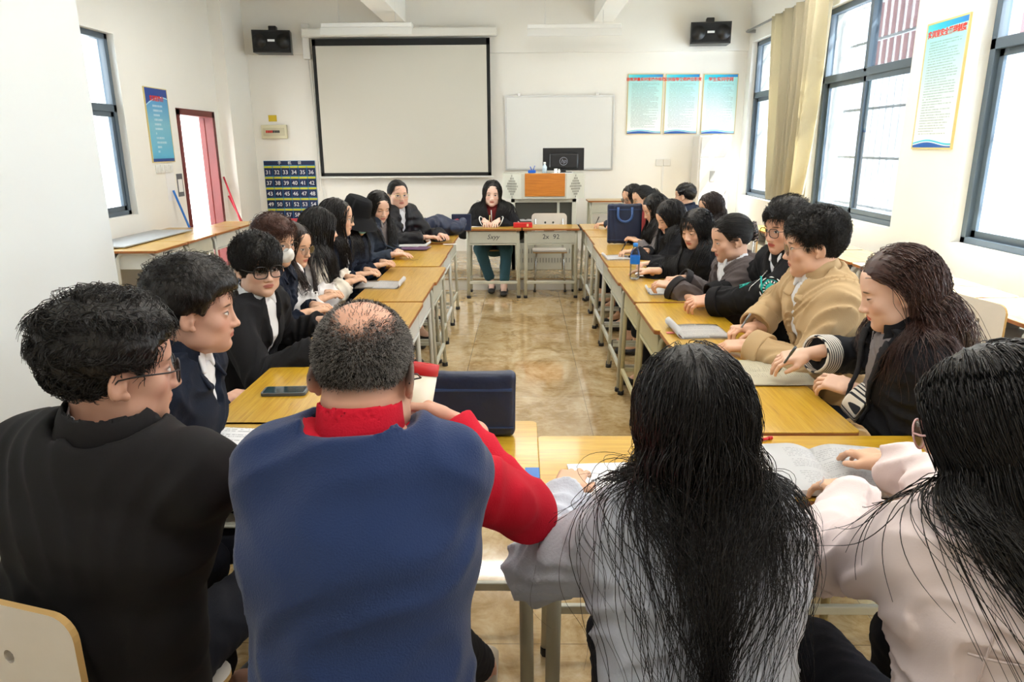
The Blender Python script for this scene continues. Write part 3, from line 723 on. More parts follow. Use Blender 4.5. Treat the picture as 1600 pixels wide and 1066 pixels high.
# ------------------------------------------------------------------ desks and chairs
def boolean(o, cutters):
    for c_ in cutters:
        md = o.modifiers.new('cut', 'BOOLEAN'); md.object = c_; md.operation = 'DIFFERENCE'; md.solver = 'EXACT'
    dg = bpy.context.evaluated_depsgraph_get(); me = bpy.data.meshes.new_from_object(o.evaluated_get(dg)); o.modifiers.clear(); old = o.data; o.data = me; bpy.data.meshes.remove(old)
    for c_ in cutters: d_ = c_.data; bpy.data.objects.remove(c_); bpy.data.meshes.remove(d_)
DH = .745
def rounded_rect(x0, x1, y0, y1, r, n=5):
    P = []
    for cx, cy, a0 in ((x1-r, y1-r, 0), (x0+r, y1-r, 90), (x0+r, y0+r, 180), (x1-r, y0+r, 270)):
        for k in range(n+1): a = math.radians(a0+90*k/n); P.append((cx+r*math.cos(a), cy+r*math.sin(a)))
    return P
def make_desk(frame_m, top_m, name='school_desk'):
    r = empty(name)
    tp = MB(); tp.use(top_m).prism(rounded_rect(-.3, .3, -.2, .2, .02), DH-.004, DH); tp.use(M_EDGE).prism(rounded_rect(-.3, .3, -.2, .2, .02), DH-.022, DH-.004)
    t = tp.build('desktop', None, r)
    md = t.modifiers.new('b', 'BEVEL'); md.width = .003; md.segments = 2; md.limit_method = 'ANGLE'
    for s in (-1, 1):
        P = [(s*.268, -.175, .0), (s*.262, -.16, .62)]
        for k in range(6): a = PI-PI/2*k/5; P.append((s*.262, -.09+.07*math.cos(a), .65+.07*math.sin(a)))
        for k in range(6): a = PI/2-PI/2*k/5; P.append((s*.262, .09+.07*math.cos(a), .65+.07*math.sin(a)))
        P += [(s*.262, .16, .62), (s*.268, .175, .0)]
        P = [Vector(p) for p in P]
        for p in P: p.z = min(p.z, DH-.028)
        sf = MB().tube(P, .0175, 10, flat=(.75, 1.15)).build('side_frame', frame_m, r)
        MB().box(s*.262-.008, s*.262+.008, -.15, .15, .16, .185, .003).build('side_stretcher', frame_m, sf)
        for y in (-.175, .175): MB().tube([(s*.268, y, 0), (s*.268, y*.995, .028)], .021, 8).build('foot_cap', M_BLACKP, sf)
    MB().box(-.25, .25, -.172, -.168, DH-.155, DH-.03, .001).box(-.25, .25, -.178, -.162, DH-.175, DH-.160, .003).build('front_panel', frame_m, r)
    MB().box(-.248, .248, -.165, .15, DH-.165, DH-.160).box(-.25, -.246, -.165, .15, DH-.165, DH-.03).box(.246, .25, -.165, .15, DH-.165, DH-.03).tube([(-.25, .155, DH-.162), (.25, .155, DH-.162)], .006, 6).build('book_shelf', frame_m, r)
    MB().box(-.255, .255, -.182, -.162, .155, .185, .004).build('crossbar', frame_m, r)
    return r
PROTO = {k: make_desk(*v) for k, v in dict(a=(M_DESKM, M_TOP), b=(M_DESKW, M_TOP), c=(M_OLDM, M_TOPF), d=(M_DESKM, M_TOPF), w=(M_DESKW, M_TOPSUN)).items()}
used = set()
def desk(kind, x, y, deg, lab, group, dz=0., sx=1.):
    o = PROTO[kind] if kind not in used else copy_tree(PROTO[kind]); used.add(kind)
    o.location = (x, y, 0); o.rotation_euler.z = math.radians(deg); o.scale = (sx, 1, 1+dz/DH)
    tag(o, lab, 'desk', group); return o
GL, GR = 'desks of the left row', 'desks of the right row'
ordn = ['first', 'second', 'third', 'fourth', 'fifth', 'sixth', 'seventh', 'eighth', 'ninth', 'tenth']
LY = [2.37, 2.98, 3.59, 4.20, 4.81, 5.42, 6.05, 6.72]
LLAB = ['yellow desk with the grey phone, at the near end of the left row', 'desk under the small white box beside the boy in black glasses', 'yellow left-row desk behind the balding man, its corner over the aisle', 'left-row desk holding the large open book with a red spine', 'bare left-row desk just beyond the large open book', 'left-row desk with a dark scribble on its top', 'left-row desk under the purple-edged papers and red book', 'last left-row desk, under the navy drawstring bag']
for i, (y, l) in enumerate(zip(LY, LLAB)):
    desk(['d', 'd', 'b', 'b', 'a', 'd', 'b', 'a'][i], -.79+[-.0, .02, .01, -.0, .01, -.01, -.02, -.03][i]+(.03 if i in (2, 3, 4) else 0), y, 90, l, GL, [0, -.010, -.004, .0, -.007, -.002, -.008, -.003][i], 1.0)
RY = [2.31, 2.94, 3.55, 4.17, 4.77, 5.36, 5.94, 6.52, 7.10, 7.66]
RLAB = ['streaky yellow desk under the red-edged notebook, near end of the right row', 'desk holding the opened booklet with a red spine, beige-jacket boy\'s place', 'worn-legged desk under the clasped hands of the varsity-jacket boy', 'chipped desk holding the booklet under the grey-hoodie girl\'s hands', 'right-row desk carrying the water bottle', 'right-row desk with the pink-edged booklet near the bottle', 'right-row desk under the upright navy document bag', 'right-row desk just behind the upright navy bag', 'right-row desk with a writing hand seen beyond the navy bag', 'far end desk of the right row, meeting the two front desks']
for i, (y, l) in enumerate(zip(RY, RLAB)):
    desk(['c', 'd', 'c', 'c', 'a', 'a', 'b', 'a', 'b', 'a'][i], .81+[.01, .03, .01, .01, .0, .01, .01, .03, .03, .02][i], y, -90, l, GR, [-.002, 0, -.004, .0, -.007, -.003, .0, -.006, -.003, 0][i], 1. if i < 5 else .965)
a = desk('a', -.305, 7.70, 0, 'front desk with scribbled letters on its panel, where the writing woman sits', 'two desks across the far end')
text('Sxyy', .07, M_INK, 'scribble', a, Matrix.Translation((.0, -.1745, DH-.09)) @ Matrix.Rotation(PI/2, 4, 'X'), .0004, shear=.3)
a = desk('a', .305, 7.70, 0, 'front desk marked 2x92, with the empty white chair behind it', 'two desks across the far end')
for q_, x_ in (('2x', -.055), ('92', .055)): text(q_, .07, M_INK, 'scribble', a, Matrix.Translation((x_, -.1745, DH-.09)) @ Matrix.Rotation(PI/2, 4, 'X'), .0004)
GN = 'desks across the near end'
desk('d', -.865, 1.89, 180, 'near desk under the open notes of the boy in the black suit', GN)
nd = desk('d', -.255, 1.90, 180, 'near desk in front of the balding man, blue tape on its corner', GN)
MB().box(-.30, -.262, .14, .203, DH-.03, DH+.0015, .001).build('blue_tape', mat('blue_tape', (30, 110, 190), .4), nd)
desk('d', .345, 1.78, 180, 'near desk in front of the girl in the pale grey sweater', GN)
desk('d', .955, 1.78, 180, 'near desk under the big open workbook, pink-shirt girl\'s place', GN)
# along the walls
GW = 'spare desks pushed against the right wall'
for i, y in enumerate((1.75, 2.38, 3.01, 3.64, 4.27, 4.90, 5.53, 6.16, 6.79, 7.42)):
    desk('w' if i != 9 else 'd', 2.60, y, 90, ['spare white-framed desk against the right wall, %s from the camera' % ordn[i] if i < 9 else 'yellow-edged spare desk showing behind the girl with the hair claw'][0], GW)
GS = 'spare desks pushed against the left wall'
k = 0
SL = ['wide-open shelf side of the nearest spare desk by the partition', 'spare desk by the left wall under its window, partition side', 'middle outer spare desk on the left side of the room', 'spare desk under the window, covered partly by a grey board', 'outer spare desk left of the boy in the mask, seen past the first ones', 'spare desk by the left wall nearest the door', 'outer spare desk farthest from the partition', 'farthest spare desk beside the door']
for j, y in enumerate((6.25, 6.87, 7.49, 8.11)):
    for x, dg in ((-3.28, 90), (-3.65, 90)):
        if j == 3 and x < -3.5: continue
        desk('b' if j != 1 else 'a', x, y, dg, SL[k], GS, -.0 if x > -3.5 else -.004); k += 1
gb = MB().box(-3.82, -3.42, 6.1, 7.4, DH+.006, DH+.018, .003).build('grey_board', mat('grey_board', (170, 172, 172), .5)); tag(gb, 'grey board lying across the spare desks under the left window', 'board')
p = aty(950, 297, 9.8)
o = desk('a', p.x+.02, 9.78, -0, 'lone desk standing on the platform beside the socket, seen end-on', 'desks on the platform'); o.location.z = .13

def make_chair():
    r = empty('school_chair')
    def back(u, v): 
        x = (u-.5)*.40; return Vector((x, .17+.035*(1-(2*u-1)**2)+.03*v, .56+v*.29))
    b = MB(); pts = rounded_rect(-.2, .2, .50, .84, .045, 6)
    bk = b.use(M_LAM).prism(pts, .172, .1845, 'y').build('backrest', None, r); bk.data.materials.append(M_PLYE)
    for p in bk.data.polygons:
        if abs(p.normal.y) < .5: p.material_index = 1
    cs = []
    for sx_ in (-.045, .045): cs.append(MB().prism([(sx_+.012*math.cos(t_), .735+.014*math.sin(t_)) for t_ in np.linspace(0, 2*PI, 13)[:-1]], .1, .3, 'y').build('c', M_LAM))
    arc = [(.085*math.cos(t_), .70+.085*math.sin(t_)) for t_ in np.linspace(PI*1.12, PI*1.88, 12)]+[(.085*math.cos(t_), .715+.062*math.sin(t_)) for t_ in np.linspace(PI*1.88, PI*1.12, 12)]
    cs.append(MB().prism(arc, .1, .3, 'y').build('c', M_LAM)); boolean(bk, cs)
    st = MB().use(M_LAM).prism(rounded_rect(-.19, .19, -.2, .17, .05, 5), .437, .45).build('seat', None, r); st.data.materials.append(M_PLYE)
    for p in st.data.polygons:
        if abs(p.normal.z) < .5: p.material_index = 1
    for s in (-1, 1):
        MB().tube([(s*.17, -.17, 0), (s*.15, -.15, .41), (s*.15, -.12, .43), (s*.15, .1, .43)], .0105, 8).build('leg', M_CHROME, r)
        MB().tube([(s*.17, .22, 0), (s*.155, .17, .40), (s*.155, .165, .5), (s*.155, .168, .78)], .0105, 8).build('leg', M_CHROME, r)
        bl_ = MB(); [bl_.tube([(s*.17, y, 0), (s*.17, y, .02)], .015, 8) for y in (-.17, .22)]; bl_.build('foot_cap', M_BLACKP, r)
    return r
CHAIR = make_chair(); chair_used = [0]
def chair(x, y, face, lab, group='plywood school chairs'):
    """face: direction in degrees the sitter looks (0=+X, 90=+Y)"""
    o = CHAIR if not chair_used[0] else copy_tree(CHAIR); chair_used[0] = 1
    o.location = (x, y, 0); o.rotation_euler.z = math.radians(face+90); tag(o, lab, 'chair', group); return o
chair(.31, 8.02, -90, 'empty white laminate chair tucked behind the 2x92 desk')
chair(2.42, 3.53, 0, 'empty laminate chair with a smiley cutout, behind the brown-haired girl').rotation_euler.z += .18

# ------------------------------------------------------------------ papers, books and small things
def page_mat(name, base, ink, rows, w, d, red=False, hand=False, amt=.6, axis=1):
    if name in MATS: return MATS[name]
    m = bpy.data.materials.new(name); m.use_nodes = True; t = NT(m); b = t.n['Principled BSDF']; b.inputs['Roughness'].default_value = .75
    o = t.xyz(t.obj()); x, y = (o[0], o[1]) if axis == 1 else (o[1], o[0])
    v = t.math('MULTIPLY', y, rows); row = t.math('FRACT', v); rid = t.math('FLOOR', v)
    cv = t.new('ShaderNodeCombineXYZ'); t.put(cv.inputs[0], t.math('MULTIPLY', x, 260 if not hand else 180)); t.put(cv.inputs[1], t.math('MULTIPLY', rid, 3.7))
    nz = t.noise(cv.outputs[0], 1.1, 2); wn_ = t.new('ShaderNodeTexWhiteNoise', noise_dimensions='1D'); t.put(wn_.inputs['W'], rid)
    k = t.math('MULTIPLY', t.math('LESS_THAN', t.math('ABSOLUTE', t.math('SUBTRACT', row, .5)), .2), t.math('GREATER_THAN', nz, .47))
    k = t.math('MULTIPLY', k, t.math('LESS_THAN', t.math('ABSOLUTE', x), w*.42)); k = t.math('MULTIPLY', k, t.math('LESS_THAN', t.math('ABSOLUTE', y), d*.42))
    k = t.math('MULTIPLY', k, t.math('GREATER_THAN', wn_.outputs['Value'], .12 if not hand else .45))
    t.put(b.inputs['Base Color'], t.mix(t.math('MULTIPLY', k, amt), srgb(*base), srgb(*ink))); MATS[name] = m; return m
M_PRINT = page_mat('printed_page', (240, 240, 240), (150, 150, 156), 95, .2, .28, amt=.4)
M_HAND = page_mat('handwritten_page', (240, 241, 243), (96, 98, 112), 75, .2, .28, hand=True, amt=.55)
M_RULED = page_mat('ruled_cream_page', (242, 236, 214), (150, 140, 120), 120, .2, .28, amt=.35)
def sheet_of(name, px, py, w, d, deg, m, lab, cat='paper', z=DH, t=.002, group=None):
    p = atz(px, py, z); o = MB().box(-w/2, w/2, -d/2, d/2, 0, t).build(name, m, loc=(p.x, p.y, z+.0008), rz=math.radians(deg)); tag(o, lab, cat, group); return o
def open_book(name, px, py, w, d, deg, m, cover, lab, th=.012, lift=.0, z=DH, curl=None, cat='book'):
    """two page blocks meeting in a gutter along local y; w = width of one page"""
    p = atz(px, py, z); r = empty(name, (p.x, p.y, z+.001), math.radians(deg)); tag(r, lab, cat)
    MB().grid(lambda u, v: Vector(((u-.5)*2*(w+.003), (v-.5)*(d+.006), .0012)), 2, 1, .0015).build('cover', cover, r)
    for s in (-1, 1):
        def fn(u, v, s=s):
            q = u*1.0; zz = th*(math.sin(min(1, q*3.2)*PI/2)*(1-.72*q**1.4))+.002
            if curl and s == curl: zz += .05*max(0, q-.55)**1.5*4*(.35+.65*v)
            return Vector((s*q*w, (v-.5)*d, zz))
        MB().grid(fn, 20, 6, -.0014 if s < 0 else .0014).build('page', m, r)
        b = MB(); N = 14; ptsA = [(s*k/N*w, (th*(math.sin(min(1, k/N*3.2)*PI/2)*(1-.72*(k/N)**1.4))+.001)) for k in range(N+1)]
        b.prism([(x, z_) for x, z_ in ptsA]+[(s*w, .001), (0, .001)], -d/2+.001, d/2-.001, 'y').build('page_block', M_PAPER if m is not M_RULED else M_CREAMP, r)
    return r
def rolled_booklet(name, px, py, w, d, deg, lab, cover, m=M_PRINT, rad=.014, z=DH):
    """booklet folded open: pages flat with the spine side rolled up"""
    p = atz(px, py, z); r = empty(name, (p.x, p.y, z+.001), math.radians(deg)); tag(r, lab, 'booklet')
    def fn(u, v):
        s_ = u*(w+PI*rad)
        if s_ < w: return Vector((s_-w/2, (v-.5)*d, .002+.004*math.sin(u*PI*1.4)))
        a = (s_-w)/rad; return Vector((w/2+rad*math.sin(a), (v-.5)*d, .003+rad*(1-math.cos(a))))
    MB().grid(fn, 26, 4, .002).build('page', m, r)
    def f2(u, v):
        a = u*PI; return Vector((w/2+(rad-.003)*math.sin(a), (v-.5)*(d-.01), .004+rad-(rad-.003)*math.cos(a)))
    MB().grid(f2, 10, 2, .0012).build('cover', cover, r)
    return r
M_PURP = mat('purple_cover', (104, 70, 104), .4); M_PINK = mat('pink_sticker', (220, 120, 120), .5); M_TEAL = mat('teal', (30, 180, 170), .7)
# left side
sheet_of('note_sheet', 347, 690, .24, .20, -6, M_HAND, 'handwritten sheet on the near desk between the black suit and the blue vest')
def phone():
    p = atz(446, 614, DH); r = empty('mobile_phone', (p.x, p.y, DH+.001), math.radians(3)); tag(r, 'grey-cased mobile phone lying face up on the yellow desk', 'phone')
    MB().prism(rounded_rect(-.077, .077, -.038, .038, .012), 0, .011).build('case', mat('phone_case', (84, 90, 98), .4), r)
    MB().prism(rounded_rect(-.070, .070, -.032, .032, .006), .011, .0118).build('screen', mat('phone_screen', (40, 62, 66), .08), r)
phone()
p = atz(484, 566, DH)
o = MB().box(-.045, .045, -.04, .04, 0, .03, .003).build('white_box', M_WHITEP, loc=(p.x+.0, p.y+.02, DH-.006), rz=.15); tag(o, 'small white box on the desk beside the balding man\'s head', 'box')
rolled_booklet('open_booklet', 592, 446, .27, .26, 0, 'large open book with a red spine before the girl in the cream coat', M_RED, rad=.016)
rolled_booklet('open_booklet', 645, 384, .26, .24, -4, 'open pages lying over a purple folder near the red book', M_PURP, rad=.012)
sheet_of('purple_folder', 648, 388, .24, .20, -5, M_PURP, 'purple folder under the open pages on the left row', 'folder', t=.003)
p = atz(666, 376, DH); o = empty('red_book', (p.x, p.y+.05, DH+.001), .05); tag(o, 'closed red book behind the open pages on the left row', 'book')
MB().box(-.14, .14, -.10, .10, 0, .003, .001).box(-.14, .14, -.10, .10, .026, .029, .001).box(-.14, -.137, -.1, .1, 0, .029).build('cover', M_RED, o); MB().box(-.136, .137, -.097, .097, .003, .026).build('page_block', M_PAPER, o)
sheet_of('paper_slip', 703, 382, .12, .03, 2, M_PAPER, 'narrow white slip at the aisle edge of the left row')
p = atz(647, 407, DH); o = text('✓', .09, M_INK, 'desk_scribble', None, Matrix.Translation((p.x, p.y, DH+.004)), .0002); tag(o, 'dark pen scribble on a bare left-row desk', 'scribble')
# drawstring bag
p = atz(690, 372, DH); bx, by = p.x, p.y+.28
prs = [ell((bx-.13, by, DH+.075), (.18, .16, .085), k=.05), ell((bx+.06, by+.02, DH+.07), (.14, .14, .075), k=.05), ell((bx-.04, by-.03, DH+.09), (.11, .12, .115), k=.04), cone((bx+.1, by+.05, DH+.05), (bx+.17, by+.07, DH+.11), .04, .05, k=.03), rbox((bx, by, DH-.05), (.6, .6, .05), .001, k=.004, op='-')]
o = sdf_object('drawstring_bag', prs, .008, M_NAVY, disp=folds(.014, 34, 3)); tag(o, 'slumped navy drawstring bag on the far left desk', 'bag')
MB().tube([(bx-.16, by-.13, DH+.06), (bx-.13, by-.155, DH+.02), (bx-.06, by-.165, DH+.035), (bx-.03, by-.15, DH+.08), (bx-.045, by-.10, DH+.13), (bx-.06, by-.03, DH+.16)], .0045, 6).build('drawstring', M_WHITEP, o)
o = sdf_object('red_pouch', [ell((bx+.1, by+.13, DH+.085), (.05, .035, .05)), cone((bx+.09, by+.13, DH+.01), (bx+.1, by+.13, DH+.09), .04, .04)], .008, M_RED, disp=folds(.008, 50, 9)); tag(o, 'small crumpled red pouch behind the drawstring bag', 'pouch')
o = MB().box(-.1, .1, -.01, .012, 0, .17, .008).build('document_bag', M_NAVY, loc=(bx+.14, by+.33, DH-.002)); tag(o, 'flat navy bag standing behind the drawstring bag, left of the writing woman', 'bag')
# far woman's things
sheet_of('note_sheet', 752, 354, .20, .10, 0, M_PAPER, 'small white sheet under the writing woman\'s hands')
r = rolled_booklet('open_booklet', 793, 352, .22, .16, 2, 'open magazine lifting beside the red box on the front desk', M_BLKPL, rad=.02); 
p = atz(817, 356, DH)
r = empty('red_box', (p.x, p.y+.04, DH+.001)); tag(r, 'bright red flat box on the front desk, left of the empty chair', 'box')
MB().box(-.10, .10, -.04, .05, 0, .048, .004).build('box_body', M_RED, r); MB().box(.04, .06, -.0415, -.0395, .012, .04).build('box_label', mat('label_cream', (230, 196, 150), .6), r)
open_book('open_magazine', 822, 345, .11, .14, 4, M_PRINT, mat('blue_cover', (60, 80, 170), .4), 'blue-covered magazine open behind the red box', z=DH)
# right side
def doc_bag(loc, w, h, t_, lab, rz=0., handles=True):
    r = empty('document_bag', loc, rz); tag(r, lab, 'bag')
    sdf_object('bag_body', [rbox((0, 0, h/2), (w/2, t_/2, h/2), .018)], .007, M_NAVY, r, disp=folds(.005, 22, 11, (1, 1, .6)))
    MB().box(-w/2+.01, w/2-.01, -t_/2-.004, t_/2+.004, h-.055, h-.047, .001).box(-w/2+.006, w/2-.006, -t_/2-.005, -t_/2+.002, .03, .034).build('seam_piping', mat('navy_piping', (40, 62, 104), .5), r)
    if handles:
        for y in (-t_/2-.008,):
            MB().tube([(-.06, y+.006, h-.03), (-.062, y-.002, h-.09)]+[(.062*math.cos(a), y-.004, h-.1+.055*math.sin(a)) for a in np.linspace(PI, 2*PI, 9)]+[(.062, y-.002, h-.09), (.06, y+.006, h-.03)], .009, 6, flat=(.5, 1.4)).build('handle', mat('navy_strap', (50, 84, 140), .4), r)
    return r
p = atz(975, 381, DH); doc_bag((p.x, p.y+.03, DH+.001), .30, .345, .05, 'navy zipped document bag standing upright on the right row')
def bottle():
    p = atz(991, 436, DH); r = empty('water_bottle', (p.x, p.y, DH+.001)); tag(r, 'clear plastic water bottle with a blue cap and blue label', 'bottle')
    MB().lathe([(.001, .0), (.028, .0), (.031, .008), (.031, .05), (.0295, .056), (.031, .062), (.031, .10), (.0315, .15), (.030, .165), (.022, .19), (.0135, .205), (.0135, .215)], n=24).build('bottle_body', M_PET, r)
    MB().lathe([(.0318, .098), (.0322, .10), (.0322, .15), (.0318, .152), (.0312, .152), (.0312, .098)], n=24).build('label', mat('bottle_label', (24, 116, 214), .4), r)
    MB().lathe([(.001, .208), (.0155, .208), (.0155, .228), (.012, .231), (.001, .232)], n=20).build('cap', mat('bottle_cap', (34, 130, 220), .4), r)
bottle()
rolled_booklet('open_booklet', 966, 403, .20, .24, 183, 'booklet with a pink-red spine left of the water bottle', M_PINK, rad=.012)
sheet_of('note_sheet', 1016, 428, .20, .22, -5, M_HAND, 'white sheet just right of the water bottle')
rolled_booklet('open_booklet', 1042, 456, .22, .21, 176, 'thin booklet under the clasped hands of the grey-hoodie girl', M_INK, rad=.010)
rolled_booklet('open_booklet', 1094, 519, .23, .26, 182, 'opened booklet with a dark red spine before the beige-jacket boy', mat('dark_red_cover', (150, 16, 30), .5), rad=.02)
open_book('open_notebook', 1207, 583, .15, .23, 90, M_RULED, M_RED, 'cream-paged notebook with a red cover before the brown-haired girl', th=.012)
def pen(p0, p1, lab, body=M_BLKPL, tipm=M_CHROME, name='ballpoint_pen', r=.0045):
    p0, p1 = Vector(p0), Vector(p1); o = empty(name, p0); tag(o, lab, 'pen'); d = p1-p0
    MB().tube([(0, 0, 0), tuple(d*.03), tuple(d*.1)], [.0012, .0025, r], 8).build('tip', tipm, o)
    MB().tube([tuple(d*.1), tuple(d)], r, 8).build('barrel', body, o); MB().tube([tuple(d*.72), tuple(d*1.0)], r*1.25, 8).build('cap', body, o)
    return o
def lay_pen(a, b, lab, body=M_BLKPL, z=DH, **kw): 
    p, q = atz(*a, z+.006), atz(*b, z+.006); return pen(p, q, lab, body, **kw)
lay_pen((1106, 546), (1150, 546), 'black and clear pen on the desk below the booklet')
lay_pen((1152, 546), (1200, 562), 'black pen lying under the beige sleeve')
p = atz(1187, 562, DH); o = MB().lathe([(.001, 0), (.018, 0), (.017, .006), (.001, .007)], n=16).build('red_bead', M_RED, loc=(p.x, p.y, DH+.001)); tag(o, 'small round red sticker tab at the notebook edge', 'tab')
for (a, b, lab) in (((1036, 519), (1050, 518), 'pink printed sticker at the corner of a right-row desk'),):
    p = atz(1043, 521, DH); o = MB().box(-.025, .025, -.015, .015, 0, .0006).build('desk_sticker', M_PINK, loc=(p.x+.02, p.y, DH+.003)); tag(o, lab, 'sticker')
# near side
open_book('open_workbook', 1292, 738, .215, .285, -3, M_PRINT, M_PAPER, 'big open workbook with printed pages in front of the pink-shirt girl', th=.02)
lay_pen((1186, 688), (1206, 684), 'little red pen showing above the open workbook', M_RED)
sheet_of('note_sheet', 960, 752, .22, .20, 4, M_PAPER, 'white sheets at the left elbow of the girl in the grey sweater', t=.004)
p = atz(722, 718, DH)
nb = doc_bag((-.20, 1.985, DH+.001), .36, .20, .045, 'navy document bag standing on the near desk behind the raised cup', rz=0, handles=False)
# ------------------------------------------------------------------ people
def skin_mat(name, base=(222, 180, 150), lip=(186, 104, 98), lid=.0050, brow=.8, gaze=0., lash=1., scalp=None):
    m = bpy.data.materials.new(name); m.use_nodes = True; t = NT(m); b = t.n['Principled BSDF']
    at = t.new('ShaderNodeAttribute', attribute_name='hc'); x, y, z = t.xyz(at.outputs['Vector']); ax = t.math('ABSOLUTE', x)
    def el(cx, cz, rx, rz, X=None, Z=None):
        X = ax if X is None else X; Z = z if Z is None else Z
        a = t.math('DIVIDE', t.math('SUBTRACT', X, cx), rx); c_ = t.math('DIVIDE', t.math('SUBTRACT', Z, cz), rz)
        return t.math('ADD', t.math('MULTIPLY', a, a), t.math('MULTIPLY', c_, c_))
    def soft(e, w): return t.math('DIVIDE', t.math('SUBTRACT', 1., e), w, clamp=True)
    nz = t.noise(at.outputs['Vector'], 40, 3)
    col = t.mix(t.math('MULTIPLY', nz, .35), srgb(*base), srgb(base[0]*.93, base[1]*.82, base[2]*.78))
    front = t.math('GREATER_THAN', y, .045)
    if scalp:
        bx = t.math('DIVIDE', t.math('SUBTRACT', x, .006), .062); by = t.math('DIVIDE', t.math('ADD', y, .070), .073); bz = t.math('DIVIDE', t.math('SUBTRACT', z, .094), .058)
        bb = t.math('SQRT', t.math('ADD', t.math('ADD', t.math('MULTIPLY', bx, bx), t.math('MULTIPLY', by, by)), t.math('MULTIPLY', bz, bz)))
        bb = t.math('ADD', bb, t.math('MULTIPLY', t.math('SUBTRACT', t.noise(at.outputs['Vector'], 55, 5), .5), .5))
        k = t.math('MULTIPLY', t.math('SUBTRACT', bb, .75), 2.0, clamp=True); lo = t.math('MULTIPLY', t.math('ADD', z, t.math('ADD', t.math('MULTIPLY', y, -.4), .025)), 40, clamp=True)
        k = t.math('MULTIPLY', t.math('MULTIPLY', k, lo), t.math('MULTIPLY', t.math('LESS_THAN', y, .055), t.math('GREATER_THAN', y, -.4))); col = t.mix(t.math('MULTIPLY', k, .85), col, srgb(*scalp))
    # cheeks, nose tip
    ck = t.math('MULTIPLY', soft(el(.040, -.030, .028, .024), 1.), front); col = t.mix(t.math('MULTIPLY', ck, .30), col, srgb(214, 138, 120))
    # lips
    lp = t.math('MULTIPLY', soft(el(0, -.0585, .024, .0095, x), .25), t.math('GREATER_THAN', y, .07)); col = t.mix(t.math('MULTIPLY', lp, .85), col, srgb(*lip))
    sm = t.math('MULTIPLY', soft(el(0, -.0580, .021, .0011, x), .5), front); col = t.mix(t.math('MULTIPLY', sm, .8), col, srgb(96, 46, 44))
    ns = t.math('MULTIPLY', soft(el(.0075, -.0405, .0042, .0022), .4), t.math('GREATER_THAN', y, .08)); col = t.mix(t.math('MULTIPLY', ns, .8), col, srgb(96, 54, 48))
    # brows
    zb = t.math('ADD', z, t.math('MULTIPLY', t.math('POWER', t.math('ABSOLUTE', t.math('SUBTRACT', ax, .028)), 2.), 5.))
    bw = t.math('MULTIPLY', soft(el(.032, .0245, .0185, .0038, None, zb), .6), front); col = t.mix(t.math('MULTIPLY', bw, brow), col, srgb(38, 30, 28))
    # eyes: white, iris, pupil, lash line
    zt = t.math('SUBTRACT', z, t.math('MULTIPLY', t.math('SUBTRACT', ax, .031), .12))
    e = el(.031, .0020, .0145, max(lid, .0008), None, zt); eye = t.math('MULTIPLY', soft(e, .15), front)
    ring = t.math('MULTIPLY', t.math('MULTIPLY', soft(el(.031, .0030, .0160, lid+.0022, None, zt), .35), t.math('GREATER_THAN', zt, .0012 if lid > .002 else -.0025)), front)
    col = t.mix(t.math('MULTIPLY', ring, .9*lash), col, srgb(28, 20, 20))
    if lid > .002:
        col = t.mix(eye, col, srgb(226, 220, 214))
        gx = t.math('SUBTRACT', x, t.math('MULTIPLY', t.math('SIGN', x), .031)); ir = soft(el(gaze, .0024, .0068, .0068, gx, z), .3)
        col = t.mix(t.math('MULTIPLY', ir, eye), col, srgb(34, 22, 18))
        col = t.mix(t.math('MULTIPLY', t.math('MULTIPLY', t.math('GREATER_THAN', zt, .002+lid*.55), eye), .8), col, srgb(28, 20, 20))
    t.put(b.inputs['Base Color'], col); b.inputs['Roughness'].default_value = .5; b.inputs['Specular IOR Level'].default_value = .35
    b.inputs['Subsurface Weight'].default_value = .0
    return m
def hair_mat(name, col=(22, 19, 18), rough=.36):
    if name in MATS: return MATS[name]
    m = bpy.data.materials.new(name); m.use_nodes = True; b = bsdf(m); b.inputs['Base Color'].default_value = srgb(*col)
    b.inputs['Roughness'].default_value = rough; b.inputs['Specular IOR Level'].default_value = .4
    t = NT(m); n = t.new('ShaderNodeBump'); n.inputs['Strength'].default_value = .5; n.inputs['Distance'].default_value = .004; t.put(n.inputs['Height'], t.noise(t.mapv(t.obj(), (1, 1, .25)), 260, 3)); t.put(b.inputs['Normal'], n.outputs[0]); MATS[name] = m; return m
M_HAIR = hair_mat('black_hair'); M_HAIRD = hair_mat('dark_brown_hair', (40, 28, 24)); M_HAIRR = hair_mat('red_brown_hair', (72, 40, 28), .36); M_HAIRG = hair_mat('greying_hair', (150, 146, 142), .55)
def cloth(name, col, bump=.15, scale=300, rough=.85, var=None, sheen=0.):
    return mat(name, col, rough, bump=(scale, bump, (1, 1, 1), .004), var=var, sheen=sheen, spec=.25)

